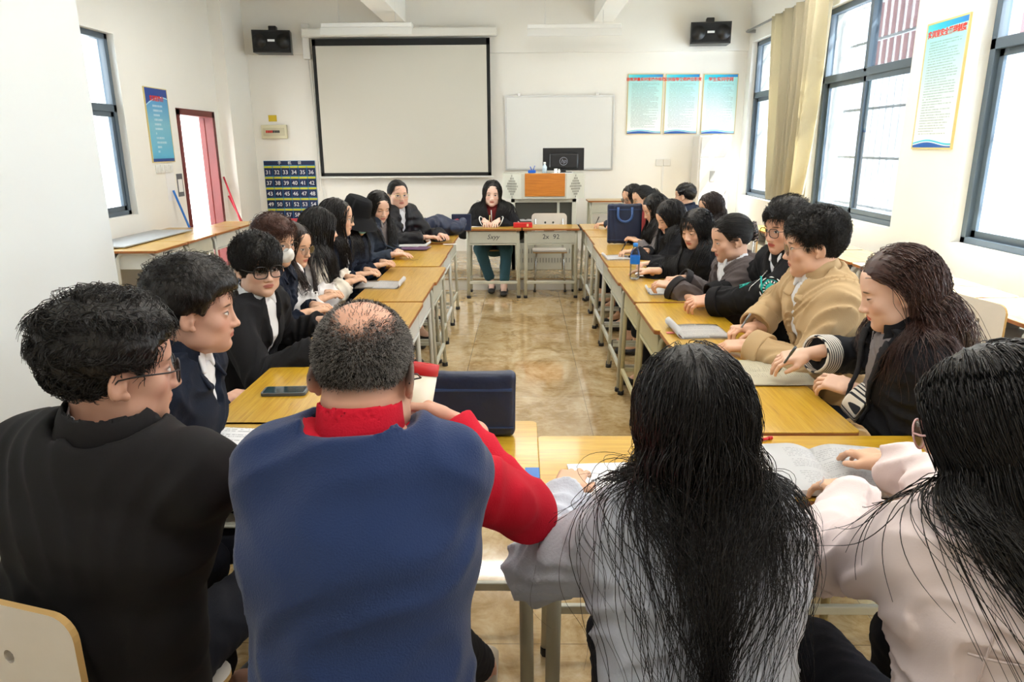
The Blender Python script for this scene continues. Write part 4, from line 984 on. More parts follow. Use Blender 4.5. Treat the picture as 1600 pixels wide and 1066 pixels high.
HEADR = np.array([.0765, .097, .086]); HEADC = np.array([0, -.014, .034])
def head_prims(fem, wide=1.0, neck=None, ear=True):
    w = wide; j = .92 if fem else 1.0
    P = [ell((0, -.014, .034), (.0735, .093, .082)), ell((0, .024, -.022), (.061*w, .064, .074), k=.03), ell((0, .038, -.070), (.043*w*j, .046, .038), k=.035),
         ell((0, .066, -.090), (.021*j, .018, .016), k=.022),
         ell((.042*w, .054, -.024), (.022, .020, .020), k=.022), ell((-.042*w, .054, -.024), (.022, .020, .020), k=.022),
         ell((.052*w, .018, -.066), (.016*w, .030, .020), k=.03), ell((-.052*w, .018, -.066), (.016*w, .030, .020), k=.03),
         ell((0, .070, .026), (.048, .016, .012), k=.02), ell((0, .062, .055), (.045, .022, .028), k=.03),
         ell((.031, .0945, .003), (.0175, .012, .0105), k=.012, op='-'), ell((-.031, .0945, .003), (.0175, .012, .0105), k=.012, op='-'),
         ell((.031, .0735, .002), (.0150, .0125, .0125), k=.005), ell((-.031, .0735, .002), (.0150, .0125, .0125), k=.005),
         cone((0, .082, .014), (0, .098, -.026), .0065, .0085, k=.012), ell((0, .1010, -.032), (.0105, .0105, .0085), k=.008),
         ell((.0115, .0930, -.035), (.0075, .0095, .0065), k=.006), ell((-.0115, .0930, -.035), (.0075, .0095, .0065), k=.006),
         ell((0, .0830, -.0535), (.021, .0105, .0058), k=.008), ell((0, .0815, -.0640), (.0175, .0105, .0062), k=.006),
         ell((0, .0965, -.0582), (.021, .0045, .0010), k=.003, op='-'), ell((0, .0895, -.0745), (.016, .006, .004), k=.010, op='-')]
    if ear:
        for s in (-1, 1):
            R = np.array(Euler((math.radians(-12), 0, s*math.radians(26))).to_matrix().transposed())
            P += [ell((s*.0795, -.008, -.006), (.0062, .0185, .0305), R, k=.006), ell((s*.0865, -.006, -.002), (.0055, .0110, .0195), R, k=.003, op='-'),
                  ell((s*.080, .002, -.012), (.004, .004, .007), R, k=.005), ell((s*.077, .004, -.030), (.0055, .0075, .0085), k=.006)]
    if neck is not None:
        P += [slab((0, -.022, -.055), neck, (.049 if fem else .055, .052), (.047 if fem else .054, .050), (1, 0, 0), k=.028)]
    return P
def endcut(p, ax, r=.082):
    def fn(Q):
        q = Q-p; a = q@ax; return np.maximum(-a, np.maximum(np.linalg.norm(q-a[..., None]*ax, axis=-1)-r, a-.1))
    return Prim(fn, p-.1, p+.1, .006, '-')
def head_matrix(c, yaw, pitch, roll, s):
    y, p, r = map(math.radians, (yaw, pitch, roll))
    f = np.array([math.cos(y)*math.cos(p), math.sin(y)*math.cos(p), -math.sin(p)]); x = unit(np.cross(f, [0, 0, 1])); u = np.cross(x, f)
    x, u = x*math.cos(r)+u*math.sin(r), u*math.cos(r)-x*math.sin(r)
    return np.stack([x, f, u], 1)*s     # columns are local axes
def hand_prims(W, fd, up, side, curl=.35, spread=.12, s=1.0, thumb=.5, split=None):
    fd = unit(fd); up = unit(V3(up)-fd*(V3(up)@fd)); th = -side*np.cross(fd, up)
    R = np.stack([th, fd, up]); P = [rbox(W+fd*.050*s, (.037*s, .044*s, .0125*s), .0115*s, R, k=.012), ell(W+fd*.035*s+th*.022*s-up*.006*s, (.019*s, .03*s, .014*s), R, k=.012),
         cone(W-fd*.055*s, W+fd*.015*s, .0265*s, .0235*s, k=.015)]
    for i, (lx, L) in enumerate(((.0285, .073), (.0095, .081), (-.0095, .075), (-.0275, .060))):
        p = W+(fd*(.088-.006*abs(i-1.2))+th*lx)*s; a = curl*(.55+.12*i); dv = unit(fd*math.cos(a)-up*math.sin(a)+th*spread*(1.3-i)*.45)
        for q, (fr, rr) in enumerate(((.44, .0088), (.31, .0078), (.25, .0070))):
            n = p+dv*L*fr*s; P.append(cone(p, n, rr*s, (rr-.0008)*s, k=.0035)); p = n; a += curl*(1.0 if q == 0 else .7); dv = unit(fd*math.cos(a)-up*math.sin(a)+th*spread*(1.3-i)*.3)
    p = W+(fd*.022+th*.026-up*.004)*s; d1 = unit(fd*(.55+thumb*.3)+th*(.85-thumb*.6)-up*.25); n = p+d1*.040*s; P.append(cone(p, n, .0135*s, .0108*s, k=.012))
    d2 = unit(fd*.95+th*(.35-thumb*.6)-up*(.15+curl*.3)); m_ = n+d2*.030*s; P.append(cone(n, m_, .0104*s, .0085*s, k=.004)); P.append(cone(m_, m_+d2*.014*s, .0085*s, .0072*s, k=.003))
    return P
def strand_mesh(S, r, tip=.35, n=3):
    N, M1, _ = S.shape; T = np.gradient(S, axis=1); T /= np.maximum(np.linalg.norm(T, axis=2, keepdims=True), 1e-9)
    ref = np.where(np.abs(T[..., 2:3]) < .8, np.array([0, 0, 1.]), np.array([1., 0, 0])); A = np.cross(T, ref); A /= np.maximum(np.linalg.norm(A, axis=2, keepdims=True), 1e-9); B = np.cross(T, A)
    rr = (np.asarray(r)*np.ones(N))[:, None]*(1-(1-tip)*np.linspace(0, 1, M1)[None, :]**2)
    V = np.stack([S+(A*math.cos(2*PI*k/n)+B*math.sin(2*PI*k/n))*rr[..., None] for k in range(n)], 2)
    base = (np.arange(N)[:, None, None]*M1+np.arange(M1-1)[None, :, None])*n; k = np.arange(n)[None, None, :]; k2 = (k+1) % n
    Q = np.stack([base+k, base+k2, base+n+k2, base+n+k], -1).reshape(-1, 4)
    return V.reshape(-1, 3), Q
def grow(P0, V0, L, M, g, gw, curl, rng, dist, off, pull=None, zmin=-9., wob=14., gap=.003, coh=.35, conv=0., ramp=0):
    N = len(P0); S = np.zeros((N, M+1, 3)); S[:, 0] = P0; P = P0.copy(); V = V0/np.maximum(np.linalg.norm(V0, axis=1, keepdims=True), 1e-9)
    ds = (L/M)[:, None]; ph = rng.uniform(0, 6.28, (N, 3)); K = rng.normal(size=(3, 3))*wob
    cvr = conv*(.2+1.2*rng.rand(N))
    gwv = gw if np.ndim(gw) == 0 else np.asarray(gw)[:, None]
    for i in range(M):
        w = np.sin(P@K+ph*coh)*curl+np.sin(P@K.T*1.9+ph)*curl*.5
        gq = gwv*min(1., (i+1)/ramp) if ramp else gwv
        V = V*(1-gq)+g*gq+w
        if conv: V[:, 0] -= cvr*P[:, 0]*(P[:, 2] < -.06)
        V /= np.maximum(np.linalg.norm(V, axis=1, keepdims=True), 1e-9)
        Pn = P+V*ds
        for _ in range(2):
            d = dist(Pn)-off
            b = d < 0
            if not b.any(): break
            e = 1e-3; Q = Pn[b]; gr = np.stack([dist(Q+np.eye(3)[k]*e)-dist(Q-np.eye(3)[k]*e) for k in range(3)], 1); gr /= np.maximum(np.linalg.norm(gr, axis=1, keepdims=True), 1e-9)
            Pn[b] = Q-gr*d[b][:, None]
        if pull is not None:
            d = pull(Pn)-off-gap; b = (d > 0) & (Pn[:, 2] > zmin)
            if b.any():
                e = 1e-3; Q = Pn[b]; gr = np.stack([pull(Q+np.eye(3)[k]*e)-pull(Q-np.eye(3)[k]*e) for k in range(3)], 1); gr /= np.maximum(np.linalg.norm(gr, axis=1, keepdims=True), 1e-9)
                Pn[b] = Q-gr*(d[b]*.85)[:, None]
        V = Pn-P; V /= np.maximum(np.linalg.norm(V, axis=1, keepdims=True), 1e-9); P = P+V*ds; S[:, i+1] = P
    return S
def no_face(S, ymin=.070, w=.050):
    x, y, z = np.abs(S[..., 0]), S[..., 1], S[..., 2]; return S[~((x < w) & (y > ymin) & (z < .044) & (z > -.13)).any(axis=1)]
def hz_short(P, lift=0.):
    y, x = P[..., 1], np.abs(P[..., 0])
    return np.interp(y, [-.12, -.07, -.03, .0, .012, .03, .045, .06, .09], [-.060, -.052, -.02, .014, .016, .0, .030, .054, .062])+lift
def hz_long(P, lift=0.):
    y = P[..., 1]; return np.interp(y, [-.12, -.05, .0, .02, .04, .055, .09], [-.09, -.085, -.06, -.03, .015, .054, .062])+lift
def hz_tuck(P, lift=0.):
    return np.interp(P[..., 1], [-.12, -.05, -.02, .0, .02, .04, .055, .09], [-.09, -.085, -.03, .012, .028, .040, .050, .058])+lift
def scalp_points(n, rng, hz, infl=0.):
    out = []; c = 0
    while c < n:
        d = rng.normal(size=(n*2, 3)); d /= np.linalg.norm(d, axis=1)[:, None]; P = HEADC+d*(HEADR+infl); P = P[P[:, 2] > hz(P)]; out.append(P); c += len(P)
    return np.concatenate(out)[:n]
def normal_of(P): q = (P-HEADC)/HEADR**2; return q/np.linalg.norm(q, axis=1)[:, None]
def tang(v, n): return v-n*np.sum(v*n, axis=1)[:, None]

PEOPLE = []
def person(key, label, head, yaw, pitch=0, roll=0, byaw=None, lean=.13, s=1.0, fem=True, near=1.0, skin=None, hair=None, hairm=None, top=None, hands=None, pole=None, bottoms=(28, 30, 38),
           glasses=None, knees=None, feet=None, wide=1.0, shw=None, shoe=(30, 30, 32), seat=True, ear=None, extra=None, group=None, hs=1.0, sitz=.50, neckf=.035, pelxy=None, ndrop=1., chest=None, klat=.03):
    """near: 1 close (fine mesh) .. 2.5 far (coarse mesh)"""
    rng = np.random.RandomState(sum(map(ord, key))*7 % 9973); byaw = yaw if byaw is None else byaw
    ear = (key not in 'N2 N3 L5 L6 L7 L8 L9 C1 R1 R3 R5 R6 R7'.split()) if ear is None else ear
    Hc = V3(head); d = np.array([math.cos(math.radians(byaw)), math.sin(math.radians(byaw)), 0]); lat = np.array([d[1], -d[0], 0]); up = np.array([0, 0, 1.])
    HM = head_matrix(Hc, yaw, pitch, roll, s*hs); toW = lambda P: Hc+P@HM.T; Hi = np.linalg.inv(HM); toL = lambda P: (P-Hc)@Hi.T
    Nb = Hc-up*(.110 if fem else .110)*s*ndrop-d*neckf; pel = np.array([Hc[0], Hc[1], 0])-d*(lean+neckf)+up*sitz
    if pelxy: pel = V3(pelxy[0], pelxy[1], sitz)
    sw = (shw or (.138 if fem else .158))*s; ta = unit(Nb-pel)
    Sh = {1: Nb-ta*.072+lat*sw+d*.01, -1: Nb-ta*.072-lat*sw+d*.01}
    cw = (chest or sw/s/.165)*s
    A, B_, C_ = pel+ta*.02, pel+ta*(np.linalg.norm(Nb-pel)*.38)-d*.01, pel+ta*(np.linalg.norm(Nb-pel)*.72)
    def torso(g, k=.05):
        P = [slab(A, B_, (.165*cw+g, .115+g), (.140*cw+g, .100+g), lat, k=k), slab(B_, C_, (.140*cw+g, .100+g), (.158*cw+g, .108+g), lat, k=k), slab(C_, Nb-ta*.075, (.158*cw+g, .108+g), (.120*cw+g, .072+g), lat, k=k),
             cone(Nb-ta*.050-lat*sw*.2, Sh[1]-lat*.010, .044+g, .044+g*.8, k=k), cone(Nb-ta*.050+lat*sw*.2, Sh[-1]+lat*.010, .044+g, .044+g*.8, k=k), cone(Nb-ta*.07, Nb-ta*.005, .062+g*.7, .052+g*.5, k=k)]
        return P
    # arms
    La, Lb = .275*s, .245*s; arms = {}
    hands = hands or {}
    for sd in (1, -1):
        h = hands.get(sd) or {}
        Wt = V3(h['w']) if 'w' in h else Hc*[1, 1, 0]+d*.15+lat*sd*.09+up*.785
        v = Wt-Sh[sd]; D = np.linalg.norm(v)
        if D > (La+Lb)*.985: Wt = Sh[sd]+v/D*(La+Lb)*.985; print('reach', key, sd, round(D-(La+Lb), 3)); v = Wt-Sh[sd]; D = np.linalg.norm(v)
        a = (La*La-Lb*Lb+D*D)/(2*D); hh = math.sqrt(max(0, La*La-a*a)); pl = V3((pole or {}).get(sd, lat*sd*.55-up*.8-d*.25)); vn = v/D; pn = unit(pl-vn*(pl@vn))
        E = Sh[sd]+vn*a+pn*hh; arms[sd] = (Sh[sd], E, Wt, h)
    # legs
    legs = {}
    for sd in (1, -1):
        hip = pel+lat*sd*.085+up*.01; kn = V3(knees[sd]) if knees and sd in knees else hip+d*.41+lat*sd*klat+up*(.0-(sitz-.5)); an = V3(feet[sd]) if feet and sd in feet else kn*[1, 1, 0]+d*.02+up*.09
        legs[sd] = (hip, kn, an)
    skin = skin or skin_mat('skin_'+key); base = np.array([pel[0], pel[1], 0.])
    hres = .0034*near; parts = []; attrs = []
    neck_l = toL(Nb-ta*.045+d*.0)
    hp = head_prims(fem, wide, neck_l, ear); v, q = mesh_sdf(hp, hres/(s*hs)); parts.append((toW(v)-base, q, 0)); attrs.append(v)
    bp = torso(-.004)
    for sd in (1, -1):
        S_, E, Wt, h = arms[sd]; bp += [cone(S_, E, .046, .038, k=.03), cone(E, Wt+(E-Wt)*.12, .038, .026, k=.02)]
        hip, kn, an = legs[sd]; bp += [cone(hip, kn, .078, .054, k=.04), cone(kn, an, .052, .036, k=.03), cone(an, an-up*.05+d*.10, .035, .03, k=.02)]
    v, q = mesh_sdf(bp, .014); parts.append((v-base, q, 0)); attrs.append(np.tile([0, -1., 0], (len(v), 1)))
    HANDS = {}
    for sd in (1, -1):
        S_, E, Wt, h = arms[sd]; fa = unit(Wt-E); fd = unit(V3(h['dir'])) if 'dir' in h else unit(fa*[1, 1, .25]); upv = V3(h.get('up', (0, 0, 1))); hsz = (.90 if fem else 1.0)*s
        P = hand_prims(Wt, fd, upv, sd, h.get('curl', .35), h.get('spread', .12), hsz, h.get('thumb', .5)); HANDS[sd] = (Wt, fd, unit(upv-fd*(upv@fd)), P)
        v, q = mesh_sdf(P, .0026*max(1, near)); parts.append((v-base, q, 0)); attrs.append(np.tile([0, -1., 0], (len(v), 1)))
    body = np_object('person', parts, [skin], None, np.concatenate(attrs)); body.location = base; tag(body, label, 'person', group)
    def child(name, verts_quads, m):
        o = np_object(name, [(verts_quads[0]-base, verts_quads[1], 0)], [m] if not isinstance(m, (list, tuple)) else list(m), body); return o
    def adopt(o, par=None):
        o.parent = par or body; o.matrix_parent_inverse = Matrix.Identity(4)
        if par is None: o.location = Vector(o.location)-Vector(base)
        return o
    gh = .0072*near
    # trousers and shoes
    TB = [slab(A-ta*.05, B_-ta*.04, (.172*cw+.012, .125), (.150*cw+.01, .108), lat, k=.05)]
    for sd in (1, -1):
        hip, kn, an = legs[sd]; TB += [cone(hip, kn, .092, .068, k=.05), cone(kn, an+(kn-an)*.22, .068, .056, k=.03)]
    child('trousers', mesh_sdf(TB, max(gh, .010), folds(.005, 60, 5)), cloth('trousers_%d_%d_%d' % bottoms, bottoms, .1))
    for sd in (1, -1):
        an = legs[sd][2]; f0 = an*[1, 1, 0]+up*.035
        sp = [slab(f0-d*.045, f0+d*.15, (.038, .034), (.040, .026), lat, k=.02), cone(f0-d*.03, f0-d*.02+up*.05, .042, .038, k=.02), ell(f0+d*.06-up*.125, (.3, .3, .09), k=.004, op='-')]
        child('shoe', mesh_sdf(sp, .008), mat('shoe_%d' % sum(shoe), shoe, .5))
    # clothing layers: dicts from inside out
    GP = []
    for L in top or []:
        g = L.get('g', .014); nm = L['name']; P = torso(g, .06); ag = L.get('ag', g+.006)
        if L.get('sleeve', 1):
            fr = L.get('sleeve', 1)
            for sd in (1, -1):
                S_, E, Wt, h = arms[sd]; P += [cone(S_, E, .046+ag, .040+ag, k=.045)]
                if fr > .5: e2 = E+(Wt-E)*(L.get('cuff', .93)); P += [cone(E, e2, .041+ag, (.030+ag*.75) if not L.get('loose') else .036+ag, k=.02), endcut(e2, unit(Wt-E))]
                # hollow at the cuff
                if fr > .5: P += [cone(e2-unit(Wt-E)*.0, e2+unit(Wt-E)*.06, .024, .026, k=.004, op='-')]
        if 'capsl' in L:
            for sd in (1, -1):
                S_, E, Wt, h = arms[sd]; P += [cone(S_, S_+(E-S_)*L['capsl'], .052+ag, .050+ag, k=.04)]
        if 'hem' in L: hz_ = L['hem']; P += [Prim(lambda Q, hz_=hz_: hz_-Q[..., 2], (-9, -9, -9), (9, 9, 9), .01, '*')]
        if 'vee' in L:       # open front: (z of the closing point below the neck, half width at the neck)
            dz, hw = L['vee']; 
            def vf(Q, dz=dz, hw=hw):
                r_ = Q-Nb; f_ = r_@d; z_ = r_@ta+.02; u_ = np.abs(r_@lat); wz = np.clip((z_+dz)/dz, 0, 1.3)*hw
                return np.maximum(u_-np.where(z_ > -dz, wz, -.05), -(f_-.0))*.8
            P += [Prim(vf, Nb-.5, Nb+.4, .004, '-')]
        # neck opening
        P += [cone(Nb-ta*.012, Nb+ta*.2+d*.02, .062+L.get('nk', .0), .078, k=.006, op='-'), Prim(lambda Q, tp=L.get('top', .004): np.minimum(((Q-Nb)@ta)-tp, .088-np.linalg.norm((Q-Nb)-((Q-Nb)@ta)[..., None]*ta, axis=-1)), (-9,)*3, (9,)*3, .014, '*')]
        disp = folds(1.4*L.get('fold', .0065), L.get('ff', 20)*3.0, sum(map(ord, key)) % 997, L.get('fs', (1, 1, .8)))
        if 'quilt' in L:
            base_d = disp; ql = L['quilt']; disp = lambda Q, b_=base_d, ql=ql: b_(Q)*.6-.009*np.abs(np.sin((Q@ta)*PI/ql))
        GP.append((nm, P)); o = child(nm, mesh_sdf(P, gh, disp), L['m'])
        if 'label' in L: o['label'] = L['label']
    dist_top = (lambda Q: evalp(GP[-1][1], Q)) if GP else (lambda Q: evalp(bp, Q))
    outer = [p for p in (GP[-1][1] if GP else bp)]
    def fsurf(u, z, sgn=1):
        """point on the garment front (sgn=1) or back at lateral offset u and height z along the torso from the neck"""
        o = Nb+lat*u+ta*z; ts = np.linspace(.0, .26, 131); Q = o+np.outer(ts, d*sgn); dd = evalp([p for p in GP[-1][1] if p.op == '+'], Q); k = np.where(dd < 0)[0]
        return o+d*sgn*(ts[k[-1]] if len(k) else .1)
    info = dict(Hc=Hc, HM=HM, toW=toW, toL=toL, Nb=Nb, ta=ta, d=d, lat=lat, arms=arms, base=base, body=body, child=child, adopt=adopt, fsurf=fsurf, hands=HANDS, gh=gh, cw=cw, sw=sw, Sh=Sh, rng=rng, GP=GP, up=up, near=near)
    # collars
    for L in top or []:
        col = L.get('collar'); g = L.get('g', .014)
        if not col: continue
        cm = L.get('cm', L['m'])
        if col == 'stand':
            P = [slab(Nb-ta*.035, Nb+ta*.034, (.070+g*.7, .070+g*.7), (.064+g*.5, .064+g*.5), lat, k=.01), slab(Nb-ta*.08, Nb+ta*.12, (.060, .062), (.060, .062), lat, k=.004, op='-')]
            P += [Prim(lambda Q: ((Q-Nb)@ta)-.044, (-9,)*3, (9,)*3, .004, '*')]
        elif col == 'shirt':
            P = [slab(Nb-ta*.03, Nb+ta*(.030+L.get('ch', 0)), (.070+g, .072+g), (.0635, .0655), lat, k=.01), slab(Nb-ta*.09, Nb+ta*.14, (.060, .062), (.059, .061), lat, k=.003, op='-'), cone(Nb+d*.07+ta*.06, Nb+d*.085-ta*.05, .018, .008, k=.004, op='-'),
                 Prim(lambda Q, L=L: ((Q-Nb)@ta)-.036-L.get('ch', 0)+.28*((Q-Nb)@d).clip(0), (-9,)*3, (9,)*3, .003, '*')]
            for sd in (1, -1): P += [slab(Nb+d*.066+lat*sd*.026+ta*.012, Nb+d*.092+lat*sd*.040-ta*.045, (.024, .006), (.010, .005), lat, k=.008)]
        elif col == 'hood':
            P = [ell(Nb-d*.085-ta*.015, (.115, .115, .055), k=.03)]
            P = [slab(Nb-d*.075+lat*.07-ta*.01, Nb-d*.075-lat*.07-ta*.01, (.055, .05), (.055, .05), d, k=.03), cone(Nb-d*.08+lat*.09, Nb+d*.055+lat*.055-ta*.05, .045, .024, k=.03), cone(Nb-d*.08-lat*.09, Nb+d*.055-lat*.055-ta*.05, .045, .024, k=.03), ell(Nb-d*.12-ta*.06, (.10, .10, .06), k=.05)]
            P += [slab(Nb-ta*.02, Nb+ta*.14, (.052, .060), (.075, .08), lat, k=.02, op='-')]
        elif col in ('lapel', 'fold'):
            P = []; zz = L.get('vee', (.22, .07)); n = 7
            P += [slab(Nb-ta*.035, Nb+ta*.014, (.084+g*.6, .080+g*.6), (.072+g*.4, .070+g*.4), lat, k=.01), slab(Nb-ta*.08, Nb+ta*.12, (.066, .068), (.066, .068), lat, k=.003, op='-'),
                  cone(Nb+d*.04+ta*.05, Nb+d*.14-ta*.10, .036, .045, k=.004, op='-')]
            P2 = []
            for sd in (1, -1):
                if col == 'fold':
                    q_ = fsurf(sd*(zz[1]*.5+.035), -.085)+d*.004; P2.append(slab(Nb+lat*sd*.060+d*.030+ta*.012, q_, (.030, .010), (.022, .007), lat*.6+d*.4, k=.012)); continue
                pr = None
                for i in range(n):
                    t_ = i/(n-1); z_ = -.03-t_*(zz[0]-.02); u_ = sd*max(.010, zz[1]*(1-t_)+.016); q_ = fsurf(u_, z_)+d*.004
                    if pr is not None: w_ = .030*(1-t_*.75); P2.append(slab(pr+lat*sd*w_*.55, q_+lat*sd*w_*.55, (w_, .0062), (w_*.92, .0055), lat, k=.006))
                    pr = q_
            P = P+P2
        child('collar', mesh_sdf(P, min(.0046, gh*.7), folds(.0008, 40, 8)), cm)
    # cuffs
    for L in top or []:
        if 'cuffm' in L:
            for sd in (1, -1):
                S_, E, Wt, h = arms[sd]; fa = unit(Wt-E); c0 = E+(Wt-E)*(L.get('cuff', .93))-fa*L.get('cufflen', .045); c1 = c0+fa*(L.get('cufflen', .045)+(.012 if L.get('cufflen', .045) > .01 else 0)); rr = .031+L.get('ag', L.get('g', .014)+.006)*(1. if L.get('loose') else .75)+.006*bool(L.get('loose'))
                v, q = mesh_sdf([cone(c0, c1, rr+.009, rr+.007), endcut(c1, fa), endcut(c0, -fa), cone(c1-fa*.012, c1+fa*.06, rr-.004, rr-.003, k=.003, op='-')], .004*max(1, near*.8)); child('cuff', (v, q), L['cuffm'])
    # hair
    hm = hairm or M_HAIR
    if hair: hair(info, hm, rng)
    # glasses
    if glasses:
        gm, rw, rh, gt, sq = glasses; b = MB().use(gm); y0 = .0985
        gp = empty('tmp'); bpy.data.objects.remove(gp)
        for sd in (1, -1):
            cx = sd*.033; pts = []
            for a in np.linspace(0, 2*PI, 29)[:-1]:
                ca, sa = math.cos(a), math.sin(a); e_ = sq; X = rw*abs(ca)**e_*np.sign(ca); Z = rh*abs(sa)**e_*np.sign(sa); pts.append((cx+X, y0-.0-abs(cx+X)*.13+.004, Z-.001))
            b.tube(pts, gt, 6, closed=True)
            b.tube([(cx+sd*rw, y0-abs(cx+sd*rw)*.13+.003, .006), (sd*.0765, .075, .007), (sd*.0835, .02, .006), (sd*.0845, -.008, .002), (sd*.083, -.024, -.016)], gt*.9, 6)
            b.tube([(cx+sd*rw*.0+(-sd)*rw, y0, .003), (0, y0+.006, .006)], gt*.9, 6)
        o = b.build('eyeglasses', None, body); ml = Matrix(np.vstack([np.hstack([HM, (Hc-base)[:, None]]), [0, 0, 0, 1]]).tolist()); o.matrix_local = ml
        for sd in (1, -1):
            cx = sd*.033; pts = [(cx+rw*abs(math.cos(a))**sq*np.sign(math.cos(a)), rh*abs(math.sin(a))**sq*np.sign(math.sin(a))-.001) for a in np.linspace(0, 2*PI, 25)[:-1]]
            lb = MB(); F_ = [lb.bm.verts.new((X, y0+.004-abs(X)*.13, Z)) for X, Z in pts]; B2 = [lb.bm.verts.new((X, y0+.0052-abs(X)*.13, Z)) for X, Z in pts]
            lb.bm.faces.new(F_); lb.bm.faces.new(B2[::-1])
            for k in range(len(pts)): lb.bm.faces.new((F_[k], F_[(k+1) % len(pts)], B2[(k+1) % len(pts)], B2[k]))
            lb.build('lens', M_LENS, o)
    if extra: extra(info)
    PEOPLE.append((key, info))
    if seat:
        cx, cy = (pel-d*.03)[:2]; info['chair'] = chair(cx, cy, byaw, 'pale laminate chair under the '+seat if isinstance(seat, str) else 'laminate chair')
    return info

# ---- hair styles
def cap(info, hm, rng, hz, infl, h, extra=(), lift=0., noise=.004):
    k = infl; P = [ell(HEADC, HEADR+k, k=.01)]+list(extra); P += [Prim(lambda Q: (hz(Q, lift)-Q[..., 2])*.8, (-9,)*3, (9,)*3, .012, '*')]
    v, q = mesh_sdf(P, h, folds(noise, 60, 12)); return v, q
def short_hair(n=1500, L=(.045, .075), side=.5, vol=.012, curl=.25, fringe=.4, r=.0011, part=0., cut=0., lift=.0, crown=(0, -.045, .12), up=.2, sidevol=.35, seg=10, tuft=.004):
    def f(I, hm, rng):
        Hr = HEADR+.002; hz = lambda P, l=0.: hz_short(P, lift+l)
        h = .0042*I['near']
        def capv(P): return ((P-HEADC)/HEADR)
        # cap, fuller on top than at the sides
        top_ = [ell(HEADC+[0, .004, .012+vol*.4], HEADR*[.97, .98, .94]+[vol*.8, vol*.8, vol*.5], k=.02)]
        P = [ell(HEADC, HEADR+.0035+vol*sidevol*.3, k=.02)]+top_+[Prim(lambda Q: (hz(Q)-Q[..., 2])*.7, (-9,)*3, (9,)*3, .014, '*')]
        v, q = mesh_sdf(P, h, folds(.0035, 190, 3)); parts = [(v, q)]
        R = scalp_points(n, rng, lambda P: hz(P)+.002); nn = normal_of(R); cr = np.array(crown)
        tf = np.clip((R[:, 2]-.03)/.06, 0, 1)
        flow = R-cr; flow = tang(flow+np.array([part, fringe*.06, -.02]), nn); flow /= np.maximum(np.linalg.norm(flow, axis=1, keepdims=True), 1e-6)
        V0 = flow+nn*(up*tf+.12)[:, None]+rng.normal(size=R.shape)*.16
        Ls = (L[0]+(L[1]-L[0])*rng.rand(n))*(side+(1-side)*tf)
        g = I['HM'].T@np.array([0, 0, -1.]); g = g/np.linalg.norm(g)
        hpr = [ell(HEADC, HEADR+.001)]+[ell((0, .03, -.04), (.06, .065, .08))]
        S = grow(R, V0, Ls, seg, g, .06, curl, rng, lambda Q: evalp(hpr, Q), (.003+vol*(sidevol+1.1*tf)*rng.rand(n)), pull=lambda Q: evalp(hpr[:1], Q), gap=.004+tuft*tf.mean(), wob=38, coh=.12)
        parts.append(strand_mesh(S, r*I['near']**.6, .3))
        V = [(I['toW'](v_)-I['base'], q_, 0) for v_, q_ in parts]
        np_object('hair', V, [hm], I['body'])
    return f
